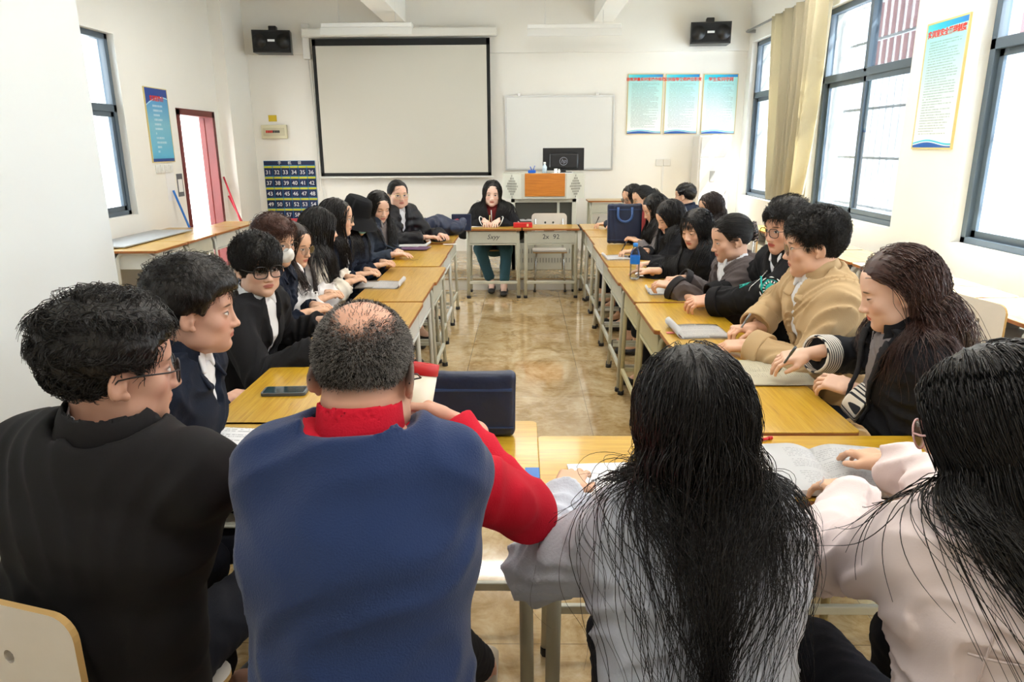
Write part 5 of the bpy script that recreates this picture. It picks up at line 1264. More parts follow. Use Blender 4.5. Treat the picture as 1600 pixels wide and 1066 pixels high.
def long_hair(n=1600, L=(.36, .46), L2=None, part=0.0, vol=.010, r=.0013, curl=.05, bangs=0, bangL=.075, back=.0, wave=0., seg=26, spread=1.0, fall=None, frame=True, gw=.22, mass=True, tuck=False, conv=1.2, zpull=-.04, front=.0, hz_=hz_long):
    def f(I, hm, rng):
        near = I['near']; h = .0045*near; hz = hz_tuck if tuck else hz_
        v, q = mesh_sdf([ell(HEADC+[0, -.002, .004], HEADR+vol*.8, k=.02), ell(HEADC+[0, -.018, -.045], HEADR*[.95, .86, .9], k=.04), ell((0, .085, -.05), (.057, .075, .100), k=.01, op='-')]+([ell((0, .078, -.055), (.10, .072, .088), k=.01, op='-')] if tuck else [])+[Prim(lambda Q: (hz(Q)-Q[..., 2])*.7, (-9,)*3, (9,)*3, .012, '*')], h, folds(.002, 110, 4))
        R = scalp_points(n, rng, lambda P: hz(P)+.004); nn = normal_of(R); x = R[:, 0]-part; sg = np.where(x >= 0, 1., -1.)
        fr = np.clip((R[:, 1]+.03)/.10, 0, 1)[:, None]
        V0 = np.stack([sg*(1.0*fr[:, 0]+.35), (-.35+front)*np.ones(n), -.35*np.ones(n)], 1)*fr+(1-fr)*np.stack([x*6, -.6*np.ones(n), -.8*np.ones(n)], 1)
        V0 = tang(V0, nn); V0 /= np.maximum(np.linalg.norm(V0, axis=1, keepdims=True), 1e-6); V0 += nn*.15+rng.normal(size=R.shape)*.05
        Ls = L[0]+(L[1]-L[0])*rng.rand(n)
        if L2: k2 = rng.rand(n) < .33; Ls = np.where(k2, L2[0]+(L2[1]-L2[0])*rng.rand(n), Ls)
        g = I['HM'].T@np.array([0, 0, -1.]); g /= np.linalg.norm(g); dl = I['HM'].T@(I['d']); dl /= np.linalg.norm(dl)
        g = g-dl*back; g /= np.linalg.norm(g)
        hpr = [ell(HEADC, HEADR), ell(HEADC+[0, -.018, -.045], HEADR*[.95, .86, .9], k=.04), ell((0, .024, -.03), (.060, .064, .078), k=.03)]
        if frame: hpr += [ell((0, .092, -.045), (.062, .062, .12), k=.01)]
        if tuck: hpr += [ell((0, .060, -.060), (.098, .062, .11), k=.01)]
        outer = [p for p in I['GP'][-1][1] if p.op == '+'] if I['GP'] else []
        sc = np.linalg.norm(I['HM'][:, 0])
        def dist(Q):
            dd = evalp(hpr, Q)
            if outer: dd = np.minimum(dd, evalp(outer, I['toW'](Q))/sc)
            return dd
        # clumps: strands share the noise phase of their clump
        S = grow(R, V0, Ls, seg, g, gw, curl, rng, dist, .003+vol*rng.rand(n)**.7*1.3, pull=(lambda Q: evalp(hpr[:3], Q)), zmin=zpull, wob=12, conv=conv, ramp=9 if tuck else 0)
        S = no_face(S)
        if tuck: S = S[~((S[..., 1] > .026) & (S[..., 2] < .012) & (S[..., 2] > -.12) & (np.abs(S[..., 0]) < .12)).any(axis=1)]
        ns = len(S)
        if wave:
            t_ = np.linspace(0, 1, seg+1)[None, :]; ph = np.floor(rng.rand(ns)*40)/40*6.28
            S = S+(np.sin(t_*16+ph[:, None])*t_*wave)[..., None]*np.array([1, .4, 0])
        if fall is not None: S = fall(S, rng, I)
        parts = [(v, q), strand_mesh(S, r*near*(.7+.6*rng.rand(ns)), .35)]
        if bangs:
            nb = bangs; Rb = np.stack([(rng.rand(nb)-.5)*.105, np.zeros(nb), np.zeros(nb)], 1); zz = .092+.012*rng.rand(nb); Rb[:, 2] = zz; yy = 1-(Rb[:, 0]/(HEADR[0]+vol))**2-((zz-HEADC[2])/(HEADR[2]+vol))**2
            Rb[:, 1] = HEADC[1]+(HEADR[1]+vol*.7)*np.sqrt(np.maximum(yy, .02)); Vb = np.stack([Rb[:, 0]*2.5, .9*np.ones(nb), -.5*np.ones(nb)], 1)+rng.normal(size=(nb, 3))*.06
            hp2 = [ell(HEADC, HEADR+.004), ell((0, .030, -.02), (.064, .070, .074), k=.03)]
            Sb = grow(Rb, Vb, bangL*(.8+.35*rng.rand(nb)), 12, g, .3, .03, rng, lambda Q: evalp(hp2, Q), .003+.004*rng.rand(nb), wob=20); parts.append(strand_mesh(Sb, r*near**.6, .3))
        np_object('hair', [(I['toW'](v_)-I['base'], q_, 0) for v_, q_ in parts], [hm], I['body'])
    return f
def tied_hair(n=900, bun=(0, -.115, .03), bunr=(.035, .03, .04), r=.0012, tail=None, vol=.006, hz=None, clip=None):
    def f(I, hm, rng):
        near = I['near']; hzf = hz or (lambda P, l=0.: hz_short(P, l)-.0)
        P = [ell(HEADC, HEADR+vol, k=.02), Prim(lambda Q: (hzf(Q)-Q[..., 2])*.7, (-9,)*3, (9,)*3, .012, '*')]; v, q = mesh_sdf(P, .0045*near, folds(.002, 60, 4)); parts = [(v, q)]
        if bunr is not None: parts.append(mesh_sdf([ell(bun, bunr)], .004*near, folds(.004, 90, 6)))
        R = scalp_points(n, rng, lambda P: hzf(P)+.002); nn = normal_of(R); V0 = tang(np.array(bun)-R, nn); D = np.linalg.norm(np.array(bun)-R, axis=1); V0 /= np.maximum(np.linalg.norm(V0, axis=1, keepdims=True), 1e-6); V0 += nn*.1
        N_ = 10; P_ = R.copy(); S = [R.copy()]
        for i in range(N_):
            to = np.array(bun)-P_; to /= np.maximum(np.linalg.norm(to, axis=1, keepdims=True), 1e-6); P_ = P_+to*(D/N_*.98)[:, None]; dd = evalp([ell(HEADC, HEADR)], P_)-(.003+vol*.9); b_ = dd < 0
            P_[b_] = P_[b_]+normal_of(P_[b_])*(-dd[b_])[:, None]; S.append(P_.copy())
        parts.append(strand_mesh(np.stack(S, 1)+rng.normal(size=(n, 1, 3))*.0012, r*near**.6, .6))
        g = I['HM'].T@np.array([0, 0, -1.]); g /= np.linalg.norm(g)
        if tail:
            m_ = 260; Rt = np.array(bun)+rng.normal(size=(m_, 3))*.010; St = grow(Rt, np.tile([0, -.8, .3], (m_, 1))+rng.normal(size=(m_, 3))*.2, tail*(.8+.3*rng.rand(m_)), 16, g, .3, .05, rng, lambda Q: evalp([ell(HEADC, HEADR), ell((0, -.02, -.06), (.056, .058, .07))], Q), .006*np.ones(m_)); parts.append(strand_mesh(St, r*1.3*near**.6, .3))
        # stray hairs
        np_object('hair', [(I['toW'](v_)-I['base'], q_, 0) for v_, q_ in parts], [hm], I['body'])
    return f
def H(px, py, X, dz=0.): p = atx(px, py, X); return (p.x, p.y, p.z+dz)
def T(px, py, z=.785): return tuple(atz(px, py, z))
C_BLK = cloth('black_wool', (24, 24, 27), .2, 260); C_SUIT = cloth('black_suit', (27, 26, 28), .12, 400); C_NVY = cloth('navy_jacket', (22, 30, 46), .2, 200); C_WHT = cloth('white_shirt', (232, 234, 238), .08, 300)
C_CRM = cloth('cream_coat', (226, 218, 204), .2, 200); C_PUFW = cloth('white_puffer', (226, 224, 224), .1, 80, .5); C_GRYB = cloth('grey_blazer', (52, 60, 74), .15, 250); C_PUFB = cloth('black_puffer', (26, 26, 30), .1, 80, .4)
C_HOOD = cloth('grey_brown_hoodie', (92, 84, 84), .2, 240); C_BEI = cloth('beige_jacket', (196, 168, 128), .15, 240); C_VEST = cloth('navy_fleece', (34, 52, 92), .35, 320, .95, sheen=.2); C_REDS = cloth('red_sweater', (196, 18, 44), .3, 300)
C_KNIT = cloth('pale_grey_knit', (196, 200, 210), .4, 160, .95, sheen=.3); C_PINK = cloth('pale_pink_cotton', (232, 216, 214), .1, 260); C_DKJ = cloth('dark_blazer', (24, 25, 30), .15, 250); C_DRED = cloth('dark_red_knit', (120, 40, 40), .3, 200); C_GRYS = cloth('grey_sweater', (120, 114, 114), .3, 200)
def stripes(name, c1, c2, n, axis='Z'):
    m = bpy.data.materials.new(name); m.use_nodes = True; t = NT(m); o = t.xyz(t.obj()); a = t.math('FRACT', t.math('MULTIPLY', o[0], n)); b_ = t.math('FRACT', t.math('MULTIPLY', o[1], n))
    t.put(bsdf(m).inputs['Base Color'], t.mix(t.math('GREATER_THAN', t.math('FRACT', t.math('MULTIPLY', t.math('ADD', o[0], t.math('MULTIPLY', o[1], .6)), n)), .6), srgb(*c1), srgb(*c2))); bsdf(m).inputs['Roughness'].default_value = .8; return m
C_STR = stripes('striped_cuff', (232, 228, 218), (40, 44, 52), 95)
G_BLK = (M_BLKPL, .0255, .0205, .0016, .75); G_THICK = (M_BLKPL, .0270, .0235, .0022, .72); G_THIN = (mat('thin_metal', (150, 130, 110), .3, metal=.7), .0245, .0205, .0009, .9)
G_CLEAR = (mat('pale_frames', (222, 206, 150), .3), .0265, .0205, .0016, .8); G_PINKF = (mat('pink_frames', (226, 178, 178), .3), .025, .024, .0018, .95)
SK_TAN = dict(base=(206, 158, 126)); 
def on_lat(I, u, z, m, name, shape, off=.004, rot=0., sgn=1):
    """put a flat badge built in local XY on the garment front"""
    p = I['fsurf'](u, z, sgn)+I['d']*off*sgn; e = .02
    pu = I['fsurf'](u+e, z, sgn)-I['fsurf'](u-e, z, sgn); pz = I['fsurf'](u, z+e, sgn)-I['fsurf'](u, z-e, sgn)
    o = shape; o.parent = I['body']; xa = pu*sgn; m4 = frame4(p-I['base'], xa, pz); o.matrix_local = m4 @ Matrix.Rotation(rot, 4, 'Z'); return o
def buttons(I, us, zs, m, r=.006, name='button'):
    for u in us:
        for z in zs:
            b = MB().lathe([(.0005, 0), (r, 0), (r, .002), (.0005, .0025)], n=12).build(name, m); on_lat(I, u, z, m, name, b, .002)

# ---- balding man, back to the camera
def buzz(I, hm, rng):
    n = 34000; dd = rng.normal(size=(n*2, 3)); dd /= np.linalg.norm(dd, axis=1)[:, None]; P = HEADC+dd*(HEADR-.002); P = P[P[:, 2] > hz_short(P)+.0+rng.rand(len(P))*.008]
    q = P-np.array([.006, -.070, .094]); bald = np.sqrt((q[:, 0]/.060)**2+(q[:, 1]/.070)**2+(q[:, 2]/.056)**2)+.12*np.sin(P[:, 0]*90+P[:, 2]*70); P = P[rng.rand(len(P)) < np.clip((bald-.6)/.9, .04, .9)]
    nn = normal_of(P); S = np.stack([P-nn*.003, P+nn*.0025+rng.normal(size=P.shape)*.0008, P+nn*.0045+rng.normal(size=P.shape)*.0018+np.array([0, .000, -.0025])], 1)
    dk = rng.rand(len(P)) < np.clip(.5-6*np.maximum(0, np.abs(P[:, 0])-.045), .15, .5)
    parts = []
    for k, mk in enumerate((dk, ~dk)): v, q_ = strand_mesh(S[mk], .00038, .5); parts.append((I['toW'](v)-I['base'], q_, k))
    np_object('hair', parts, [M_HAIR, M_HAIRG], I['body'])
hN1 = aty(568, 562, 1.10)
I = person('N1', 'balding person seen from behind in a navy vest over red sleeves, raising a cup', (hN1.x, 1.10, hN1.z-.025), 84, 26, 0, byaw=90, lean=.13, s=1.04, fem=False, near=1., skin=skin_mat('skin_N1', (212, 164, 140), scalp=(78, 70, 68)), hair=buzz,
       top=[dict(name='sweater', m=C_REDS, g=.006, ag=.020, fold=.006, ff=9, hem=.55, collar='stand'), dict(name='vest', m=C_VEST, g=.030, sleeve=0, capsl=.06, ag=.022, fold=.0042, ff=15, fs=(.40, .8, 1.5), hem=.42)],
       hands={1: dict(w=(-.15, 1.40, 1.02), dir=(-.8, .1, .35), up=(.4, .6, .5), curl=.75), -1: dict(w=(-.40, 1.56, .80), curl=.3)}, pole={1: (.75, .0, -.75), -1: (-.35, -.2, -.9)}, glasses=G_BLK, wide=1.08, hs=.95, shw=.125, chest=.93, neckf=.05, ndrop=.64,
       feet={1: (-.115, 1.76, .10), -1: (-.42, 1.45, .09)}, knees={1: (-.20, 1.40, .50), -1: (-.38, 1.36, .5)}, shoe=(196, 186, 170), seat='balding man in the navy vest')
def vestfix(I): pass
hN2 = aty(1083, 640, 1.16)
def fan(S, rng, I): return S
person('N2', 'person seen from behind, very long black hair over a pale grey knit sweater', (hN2.x, 1.17, hN2.z-.03), 95, 26, 0, byaw=92, lean=.14, near=1., hairm=M_HAIR,
       hair=long_hair(n=1800, L=(.24, .36), L2=(.42, .70), vol=.010, r=.00075, curl=.06, bangs=0, wave=.014, conv=1.8, seg=34, gw=.2, spread=1.2), top=[dict(name='sweater', m=C_KNIT, g=.028, ag=.028, loose=1, fold=.008, ff=16, hem=.45)],
       hands={1: dict(w=(.46, 1.62, .80)), -1: dict(w=(.10, 1.52, .80))}, pole={1: (.8, -.3, -.9), -1: (-.9, -.4, -1)}, seat='girl in the grey knit sweater', s=1.04, shw=.115, chest=.90, klat=-.02)
def seams(I):
    sc_ = I['fsurf']; bs = I['base']; dd = I['d']
    b = MB(); b.tube([tuple(sc_(u, -.17, -1)-bs-dd*.0035) for u in np.linspace(-.15, .15, 16)], .0022, 5)
    for sd in (-1, 1): b.tube([tuple(sc_(sd*(.118+.03*(k/9)), -.075-.20*k/9, -1)-bs-dd*.0035) for k in range(10)], .0022, 5)
    b.build('seam', mat('seam_pink', (214, 196, 192), .8), I['body'])
hN3 = aty(1535, 650, 1.10)
person('N3', 'person seen from behind in a pale pink shirt with straight black hair, pink-rimmed glasses', (hN3.x+.035, 1.12, hN3.z-.03), 128, 18, 0, byaw=100, lean=.14, near=1., hair=long_hair(n=4600, L=(.40, .52), L2=(.54, .62), vol=.014, r=.0011, curl=.012, seg=30, gw=.25, conv=2.3, back=.5), glasses=G_PINKF,
       top=[dict(name='shirt', m=C_PINK, g=.026, ag=.030, loose=1, fold=.010, ff=15, hem=.42, collar='stand')], hands={1: dict(w=(.90, 1.70, .80), dir=(-.3, 1, -.05), curl=.4), -1: dict(w=T(1335, 775, .80), dir=(-.25, 1, -.1), curl=.5, spread=.4)}, pole={-1: (-1, -.5, -.7)}, seat='girl in the pale pink shirt', s=1.06, extra=seams, shw=.13, chest=.95, bottoms=(24, 26, 34))
# ---- left row
hL1 = aty(168, 570, 1.24)
person('L1', 'person in a black suit jacket and black glasses, nearest on the left, seen from behind', (hL1.x+.012, 1.24, hL1.z-.01), 38, 6, 0, byaw=74, lean=.06, pelxy=(-.87, 1.25), s=1.10, fem=False, near=1., skin=skin_mat('skin_L1', (204, 160, 138)), hair=short_hair(n=5200, L=(.055, .085), vol=.022, curl=.42, fringe=.6, r=.0010,  side=.55), glasses=G_BLK,
       top=[dict(name='shirt', m=C_WHT, g=.012, ag=.008, collar='shirt', ch=.018, fold=.003, hem=.5, cuff=.98), dict(name='suit_jacket', m=C_SUIT, g=.034, ag=.030, loose=1, fold=.0045, ff=10, hem=.40, collar='fold', cuff=.93, vee=(.26, .06))],
       hands={1: dict(w=(-.86, 1.66, .79), dir=(-.1, 1, 0), curl=.6), -1: dict(w=(-1.05, 1.60, .79))}, pole={1: (1, -.5, -.1), -1: (-1, -.3, -.4)}, seat='boy in the black suit jacket', hs=.93, shw=.175, ndrop=.9)
I = person('L2', 'person in a navy zip jacket over a white collar, thick textured black hair, in profile', H(305, 487, -.90), 16, 4, 0, byaw=5, lean=.16, s=1.1, fem=False, near=1., hs=.95, skin=skin_mat('skin_L2', (208, 164, 142)), hair=short_hair(n=5200, L=(.05, .085), vol=.034, curl=.35, fringe=1.1, r=.0010,  side=.35, sidevol=.0),
       top=[dict(name='shirt', m=C_WHT, g=.014, collar='shirt', fold=.003, hem=.5, sleeve=0), dict(name='jacket', m=C_NVY, g=.032, ag=.028, loose=1, fold=.007, ff=15, hem=.46, collar='fold', vee=(.10, .055))], hands={1: dict(w=(-1.04, 2.10, .72)), -1: dict(w=(-1.04, 2.34, .72))}, seat='boy in the navy zip jacket', neckf=.06)
I = person('L3', 'person facing the camera in a black jacket and big black-rimmed glasses', H(403, 418, -1.11), -46, 4, 0, byaw=-12, lean=.17, s=1.04, fem=False, near=1., skin=skin_mat('skin_L3', (224, 186, 164)), hair=short_hair(n=4500, L=(.07, .105), vol=.016, curl=.07, fringe=.9, r=.0011, up=.12, side=.8, lift=-.012), glasses=G_THICK,
       top=[dict(name='shirt', m=C_WHT, g=.014, collar='shirt', fold=.003, hem=.5, sleeve=0), dict(name='jacket', m=C_BLK, g=.030, ag=.026, fold=.007, ff=16, hem=.46, vee=(.30, .045), loose=1)], hands={1: dict(w=T(500, 545, .79)), -1: dict(w=T(508, 502, .79))}, seat='boy in the big black glasses')
buttons(I, (.085,), (-.12,), M_CHROME, .008)
def mask(I):
    v, q = mesh_sdf([ell((0, .030, -.052), (.0640, .0760, .047), k=.02), ell((0, .085, -.03), (.018, .026, .02), k=.03), ell((0, .0, -.052), (.10, .046, .3), k=.004, op='-')], .004*I['near'], folds(.0015, 90, 2)); o = I['child']('face_mask', (I['toW'](v), q), M_WHITEP)
person('L4', 'person in a white face mask with reddish-brown hair, half hidden behind the boy in black', H(430, 380, -1.22), -28, 6, 0, byaw=0, lean=.14, fem=False, near=1.3, hairm=M_HAIRR, hair=short_hair(n=2600, L=(.06, .10), vol=.022, curl=.3, fringe=.9), glasses=G_THIN, extra=mask,
       top=[dict(name='jacket', m=C_NVY, g=.03, ag=.024, collar='fold', fold=.007, hem=.48, vee=(.12, .05))], seat='boy in the face mask')
person('L5', 'person in a white puffer jacket over navy, long dark hair, beside the masked boy', H(458, 384, -1.24), -18, 12, 0, byaw=0, lean=.14, near=1.3, hairm=M_HAIRD, hair=long_hair(n=900, L=(.30, .38), vol=.008, front=.0), glasses=G_THIN, top=[dict(name='sweater', m=C_NVY, g=.014, sleeve=0, hem=.5, collar='stand'), dict(name='puffer_jacket', m=C_PUFW, g=.045, ag=.038, loose=1, quilt=.075, hem=.46, vee=(.3, .05))], seat='girl in the white puffer')
person('L6', 'person with long straight black hair in a cream coat, face turned away, left row', H(500, 358, -1.22), 32, 8, 0, byaw=10, lean=.16, near=1.3, hair=long_hair(n=1500, L=(.42, .50), vol=.010, curl=.01), top=[dict(name='coat', m=C_CRM, g=.036, ag=.030, loose=1, fold=.009, hem=.46)], seat='girl in the cream coat')
person('L7', 'person in thin glasses and navy suit over a white shirt, in profile, left row', H(527, 341, -1.19), 4, 6, 0, byaw=-6, lean=.14, near=1.5, hair=long_hair(n=800, L=(.32, .38), vol=.006), glasses=G_THIN, top=[dict(name='shirt', m=C_WHT, g=.014, collar='shirt', hem=.5, sleeve=0), dict(name='suit_jacket', m=C_NVY, g=.030, ag=.022, hem=.48, vee=(.30, .052))], seat='girl in glasses and navy suit')
def hat(I):
    M_HAT = mat('hat_black', (22, 24, 29), .8, bump=(200, .2))
    def fn(u, v):
        a = 2*PI*u
        prof = [(.001, .150), (.045, .150), (.078, .142), (.090, .120), (.098, .060), (.104, .030), (.135, .0), (.172, -.035)]
        k = v*(len(prof)-1); i = min(int(k), len(prof)-2); f = k-i; r = prof[i][0]*(1-f)+prof[i+1][0]*f; z = prof[i][1]*(1-f)+prof[i+1][1]*f
        if r > .11: z -= .012*math.sin(a*2+1)
        return Vector((r*math.cos(a)*.93, r*math.sin(a)*1.05-.01, z-.002))
    o = MB().grid(fn, 48, 28, .003).build('bucket_hat', M_HAT, I['body']); o.matrix_local = Matrix(np.vstack([np.hstack([I['HM'], (I['Hc']-I['base'])[:, None]]), [0, 0, 0, 1]]).tolist())
    v, q = mesh_sdf([ell((0, .040, -.058), (.055, .062, .042))], .005); I['child']('face_mask', (I['toW'](v), q), mat('mask_cyan', (150, 214, 226), .7))
person('L8', 'person in a wide black bucket hat looking down, cyan mask, left row', H(556, 340, -1.15), -12, 22, 0, byaw=-5, lean=.16, near=1.5, hair=long_hair(n=700, L=(.26, .34), vol=.004), extra=hat, top=[dict(name='jacket', m=C_NVY, g=.032, ag=.024, hem=.48, fold=.007)], seat='person in the bucket hat')
person('L9', 'person with long black hair in a grey-blue blazer looking down, beside the bucket hat', H(592, 324, -1.14), -52, 20, 0, byaw=-20, lean=.14, near=1.5, skin=skin_mat('skin_L9', (228, 190, 168), lid=.0012), hair=long_hair(n=900, L=(.34, .40), vol=.006), top=[dict(name='blouse', m=C_GRYS, g=.014, collar='shirt', hem=.5, sleeve=0), dict(name='blazer', m=C_GRYB, g=.030, ag=.022, hem=.46, vee=(.26, .075), collar='lapel')], hands={1: dict(w=(-.98, 5.45, .78)), -1: dict(w=(-.98, 5.62, .78))}, seat='girl in the grey-blue blazer')
person('L10', 'person in a black puffer jacket and pale-rimmed glasses, far end of the left row', H(622, 305, -1.12), -62, 2, 0, byaw=-38, lean=.16, near=1.5, wide=1.12, s=1.05, skin=skin_mat('skin_L10', (226, 184, 162)), hair=tied_hair(n=700, bun=(.02, -.105, -.03), bunr=(.03, .025, .03)), glasses=G_CLEAR,
       top=[dict(name='shirt', m=C_WHT, g=.014, collar='shirt', hem=.5, sleeve=0), dict(name='puffer_jacket', m=C_PUFB, g=.046, ag=.036, loose=1, quilt=.07, hem=.46, vee=(.34, .045), collar='fold')], hands={1: dict(w=(-.86, 6.35, .80)), -1: dict(w=(-.74, 6.50, .80))}, shw=.16, seat='woman in the black puffer')
# ---- far side
def piping(I):
    b = MB(); pts = [tuple(I['fsurf'](.012, z)-I['base']+I['d']*.003) for z in (-.05, -.10, -.16, -.22, -.28)]; b.tube(pts, .005, 5).build('piping', M_WHITEP, I['body'])
I = person('C1', 'person writing at the far desks in a black coat with white piping, facing the camera', tuple(aty(769, 303, 7.93)), -88, 8, 3, byaw=-90, lean=.20, near=1.5, s=1.14, skin=skin_mat('skin_C1', (236, 202, 184)), hair=long_hair(n=1000, L=(.32, .40), vol=.006, curl=.01), top=[dict(name='sweater', m=C_DRED, g=.014, collar='stand', hem=.5, sleeve=0), dict(name='coat', m=C_BLK, g=.034, ag=.028, loose=1, hem=.46, vee=(.17, .06), cuffm=M_WHITEP, cufflen=.009)],
       hands={1: dict(w=(-.40, 7.74, .80), dir=(.25, -1, -.1), curl=.8), -1: dict(w=(-.26, 7.74, .80), dir=(-.3, -1, -.1), curl=.6)}, pole={1: (-1, .3, -.6), -1: (1, .3, -.6)}, bottoms=(46, 78, 88), extra=piping, pelxy=(-.31, 8.18), knees={1: (-.46, 7.80, .49), -1: (-.17, 7.80, .49)}, feet={1: (-.34, 7.88, .09), -1: (-.20, 7.72, .09)}, seat='woman writing at the far desks', shw=.14)
# ---- right row, far to near
person('R1', 'person with black hair and dark glasses mostly behind the upright navy bag, writing', H(988, 308, 1.10), 205, 20, 0, byaw=185, lean=.14, near=1.9, hair=long_hair(n=500, L=(.16, .2), vol=.004), glasses=G_BLK, top=[dict(name='jacket', m=C_GRYB, g=.03, ag=.022, hem=.5)], hands={-1: dict(w=T(945, 350, .79), dir=(-1, -.3, 0), curl=.8)}, seat='writing person behind the navy bag')
person('R2', 'person with a ponytail and glasses between the navy bag and the long-haired girl', H(1004, 311, 1.16), 195, 14, 0, byaw=182, lean=.14, near=1.9, hair=tied_hair(n=500, bun=(0, -.10, .045), bunr=(.022, .022, .022), tail=.25), glasses=G_THIN, top=[dict(name='sweater', m=C_DRED, g=.026, ag=.022, hem=.5, collar='stand')], seat='girl with the ponytail')
person('R3', 'person in a grey sweater, long black hair hiding the face, beside the navy bag', H(1023, 327, 1.14), 186, 24, 0, byaw=182, lean=.15, near=1.6, hair=long_hair(n=900, L=(.38, .46), vol=.010, front=.3, frame=False), top=[dict(name='sweater', m=C_GRYS, g=.028, ag=.024, hem=.5)], seat='girl in the grey and red sweater')
person('R4', 'person with short black hair turned away, sitting by the wall desks', H(1070, 307, 1.62), 150, 4, 0, byaw=160, lean=.12, fem=False, near=1.7, hair=short_hair(n=900, L=(.02, .035), vol=.008, curl=.15), top=[dict(name='jacket', m=C_NVY, g=.03, ag=.024, hem=.5, collar='stand')], seat='boy with the short black hair')
person('R5', 'person with brown shoulder-length hair behind the right row, face half hidden', H(1110, 324, 1.66), 195, 16, 0, byaw=185, lean=.12, near=1.7, hairm=M_HAIRD, hair=long_hair(n=700, L=(.24, .30), vol=.008), top=[dict(name='jacket', m=C_CRM, g=.03, ag=.024, hem=.5)], seat='girl with the brown hair by the wall')
person('R6', 'person with long black hair bent over writing in a black coat, beyond the bottle', H(1046, 340, 1.12), 196, 26, 0, byaw=184, lean=.16, near=1.5, skin=skin_mat('skin_R6', lid=.001), hair=long_hair(n=1000, L=(.28, .36), vol=.012, front=.2), top=[dict(name='coat', m=C_DKJ, g=.034, ag=.028, loose=1, hem=.48, collar='fold')], hands={-1: dict(w=T(990, 393, .79), dir=(-1, -.1, 0), curl=.8)}, seat='girl bent over in the black coat')
person('R7', 'person with straight black hair and bangs in a black jacket, looking down, right row', H(1088, 359, 1.10), 218, 16, 0, byaw=188, lean=.15, near=1.3, skin=skin_mat('skin_R7', (234, 190, 162), lip=(200, 96, 90), lid=.0012), hair=long_hair(n=1300, L=(.34, .42), vol=.008, bangs=160, curl=.01), top=[dict(name='jacket', m=C_BLK, g=.036, ag=.030, loose=1, hem=.48, fold=.008)], hands={-1: dict(w=T(1018, 412, .80), dir=(-1, -.15, 0), curl=.9), 1: dict(w=(.84, 4.62, .79), dir=(-1, .3, 0))}, seat='girl with the bangs')
def claw(I):
    b = MB()
    for s in (-1, 1):
        for k in range(6):
            z = .055-k*.017; b.tube([(s*.012, -.135, z), (s*.032, -.128, z-.004), (s*.040, -.105, z-.006)], .0032, 6)
        b.tube([(s*.012, -.136, .06), (s*.014, -.141, .01), (s*.012, -.134, -.035)], .005, 6)
    o = b.build('hair_claw', mat('claw_brown', (70, 50, 44), .25), I['body']); o.matrix_local = Matrix(np.vstack([np.hstack([I['HM'], (I['Hc']-I['base'])[:, None]]), [0, 0, 0, 1]]).tolist())
I = person('R8', 'person in a grey-brown hoodie over a white shirt, hair in a claw clip', H(1142, 374, 1.13), 184, 14, 0, byaw=188, lean=.17, near=1.1, s=1.04, skin=skin_mat('skin_R8', (220, 178, 152), lid=.0025), hair=tied_hair(n=1300, bun=(0, -.112, .012), bunr=(.034, .032, .052), vol=.008), extra=claw,
       top=[dict(name='shirt', m=C_WHT, g=.014, collar='shirt', hem=.5, sleeve=0), dict(name='hoodie', m=C_HOOD, g=.034, ag=.032, loose=1, hem=.46, fold=.008, vee=(.30, .05), collar='hood', cuffm=cloth('dark_rib', (44, 42, 44), .2), cufflen=.03)],
       hands={-1: dict(w=T(1050, 447, .81), dir=(-1, .35, .15), up=(.1, -.3, 1), curl=.9), 1: dict(w=T(1062, 436, .81), dir=(-.85, -.55, .1), curl=.8)}, seat='girl in the grey-brown hoodie')
def varsity(I):
    o = text('JV', .085, M_TEAL, 'chest_lettering', None, None, .002, shear=.15); on_lat(I, -.075, -.15, None, '', o, .008, math.radians(12))
    o = text('A', .08, M_TEAL, 'chest_lettering', None, None, .002, shear=.1); on_lat(I, .055, -.17, None, '', o, .008, math.radians(8))
    b = MB(); b.tube([tuple(I['fsurf'](.0, z)-I['base']+I['d']*.004) for z in (-.09, -.13, -.17, -.21)], .0025, 5).build('zipper', M_CHROME, I['body'])
    # round sleeve emblem
    S_, E, Wt, h = I['arms'][-1]; c_ = S_*.42+E*.58; out = unit(np.cross(E-S_, V3(0, 0, 1))); out = out if out[1] < 0 else -out; vr = unit(V3(-.1, -1, .45)); vr = unit(vr-unit(E-S_)*(vr@unit(E-S_)))
    p = c_+vr*.082; R_ = frame4(p-I['base'], np.cross(vr, unit(S_-E)), unit(S_-E)) if False else None
    xa = unit(np.cross(V3(0, 0, 1), vr)); m4 = frame4(p-I['base'], xa, np.cross(vr, xa)); 
    g = MB().lathe([(.001, 0), (.026, 0), (.026, .0022), (.001, .0022)], n=28).build('sleeve_emblem', M_TEAL, I['body']); g.matrix_local = m4
    MB().tube([(.043*math.cos(a), .043*math.sin(a), .001) for a in np.linspace(0, 2*PI, 33)[:-1]], .0014, 5, closed=True).build('emblem_ring', M_TEAL, g)
    b = MB()
    for k in range(16): a = 2*PI*k/16; R2 = Matrix.Rotation(a, 4, 'Z'); b.box(.029, .039, -.0028, .0028, 0, .0016, rot=R2)
    for k in range(9):
        a0 = 2*PI*k/9; b.tube([(.055*math.cos(a), .055*math.sin(a), .001) for a in np.linspace(a0, a0+.42, 6)], [.0008, .002, .003, .003, .002, .0008], 5)
    b.tube([(-.016, -.014, .003), (.014, .016, .003)], .0008, 4)
    b.build('emblem_marks', M_WHITEINK, g)
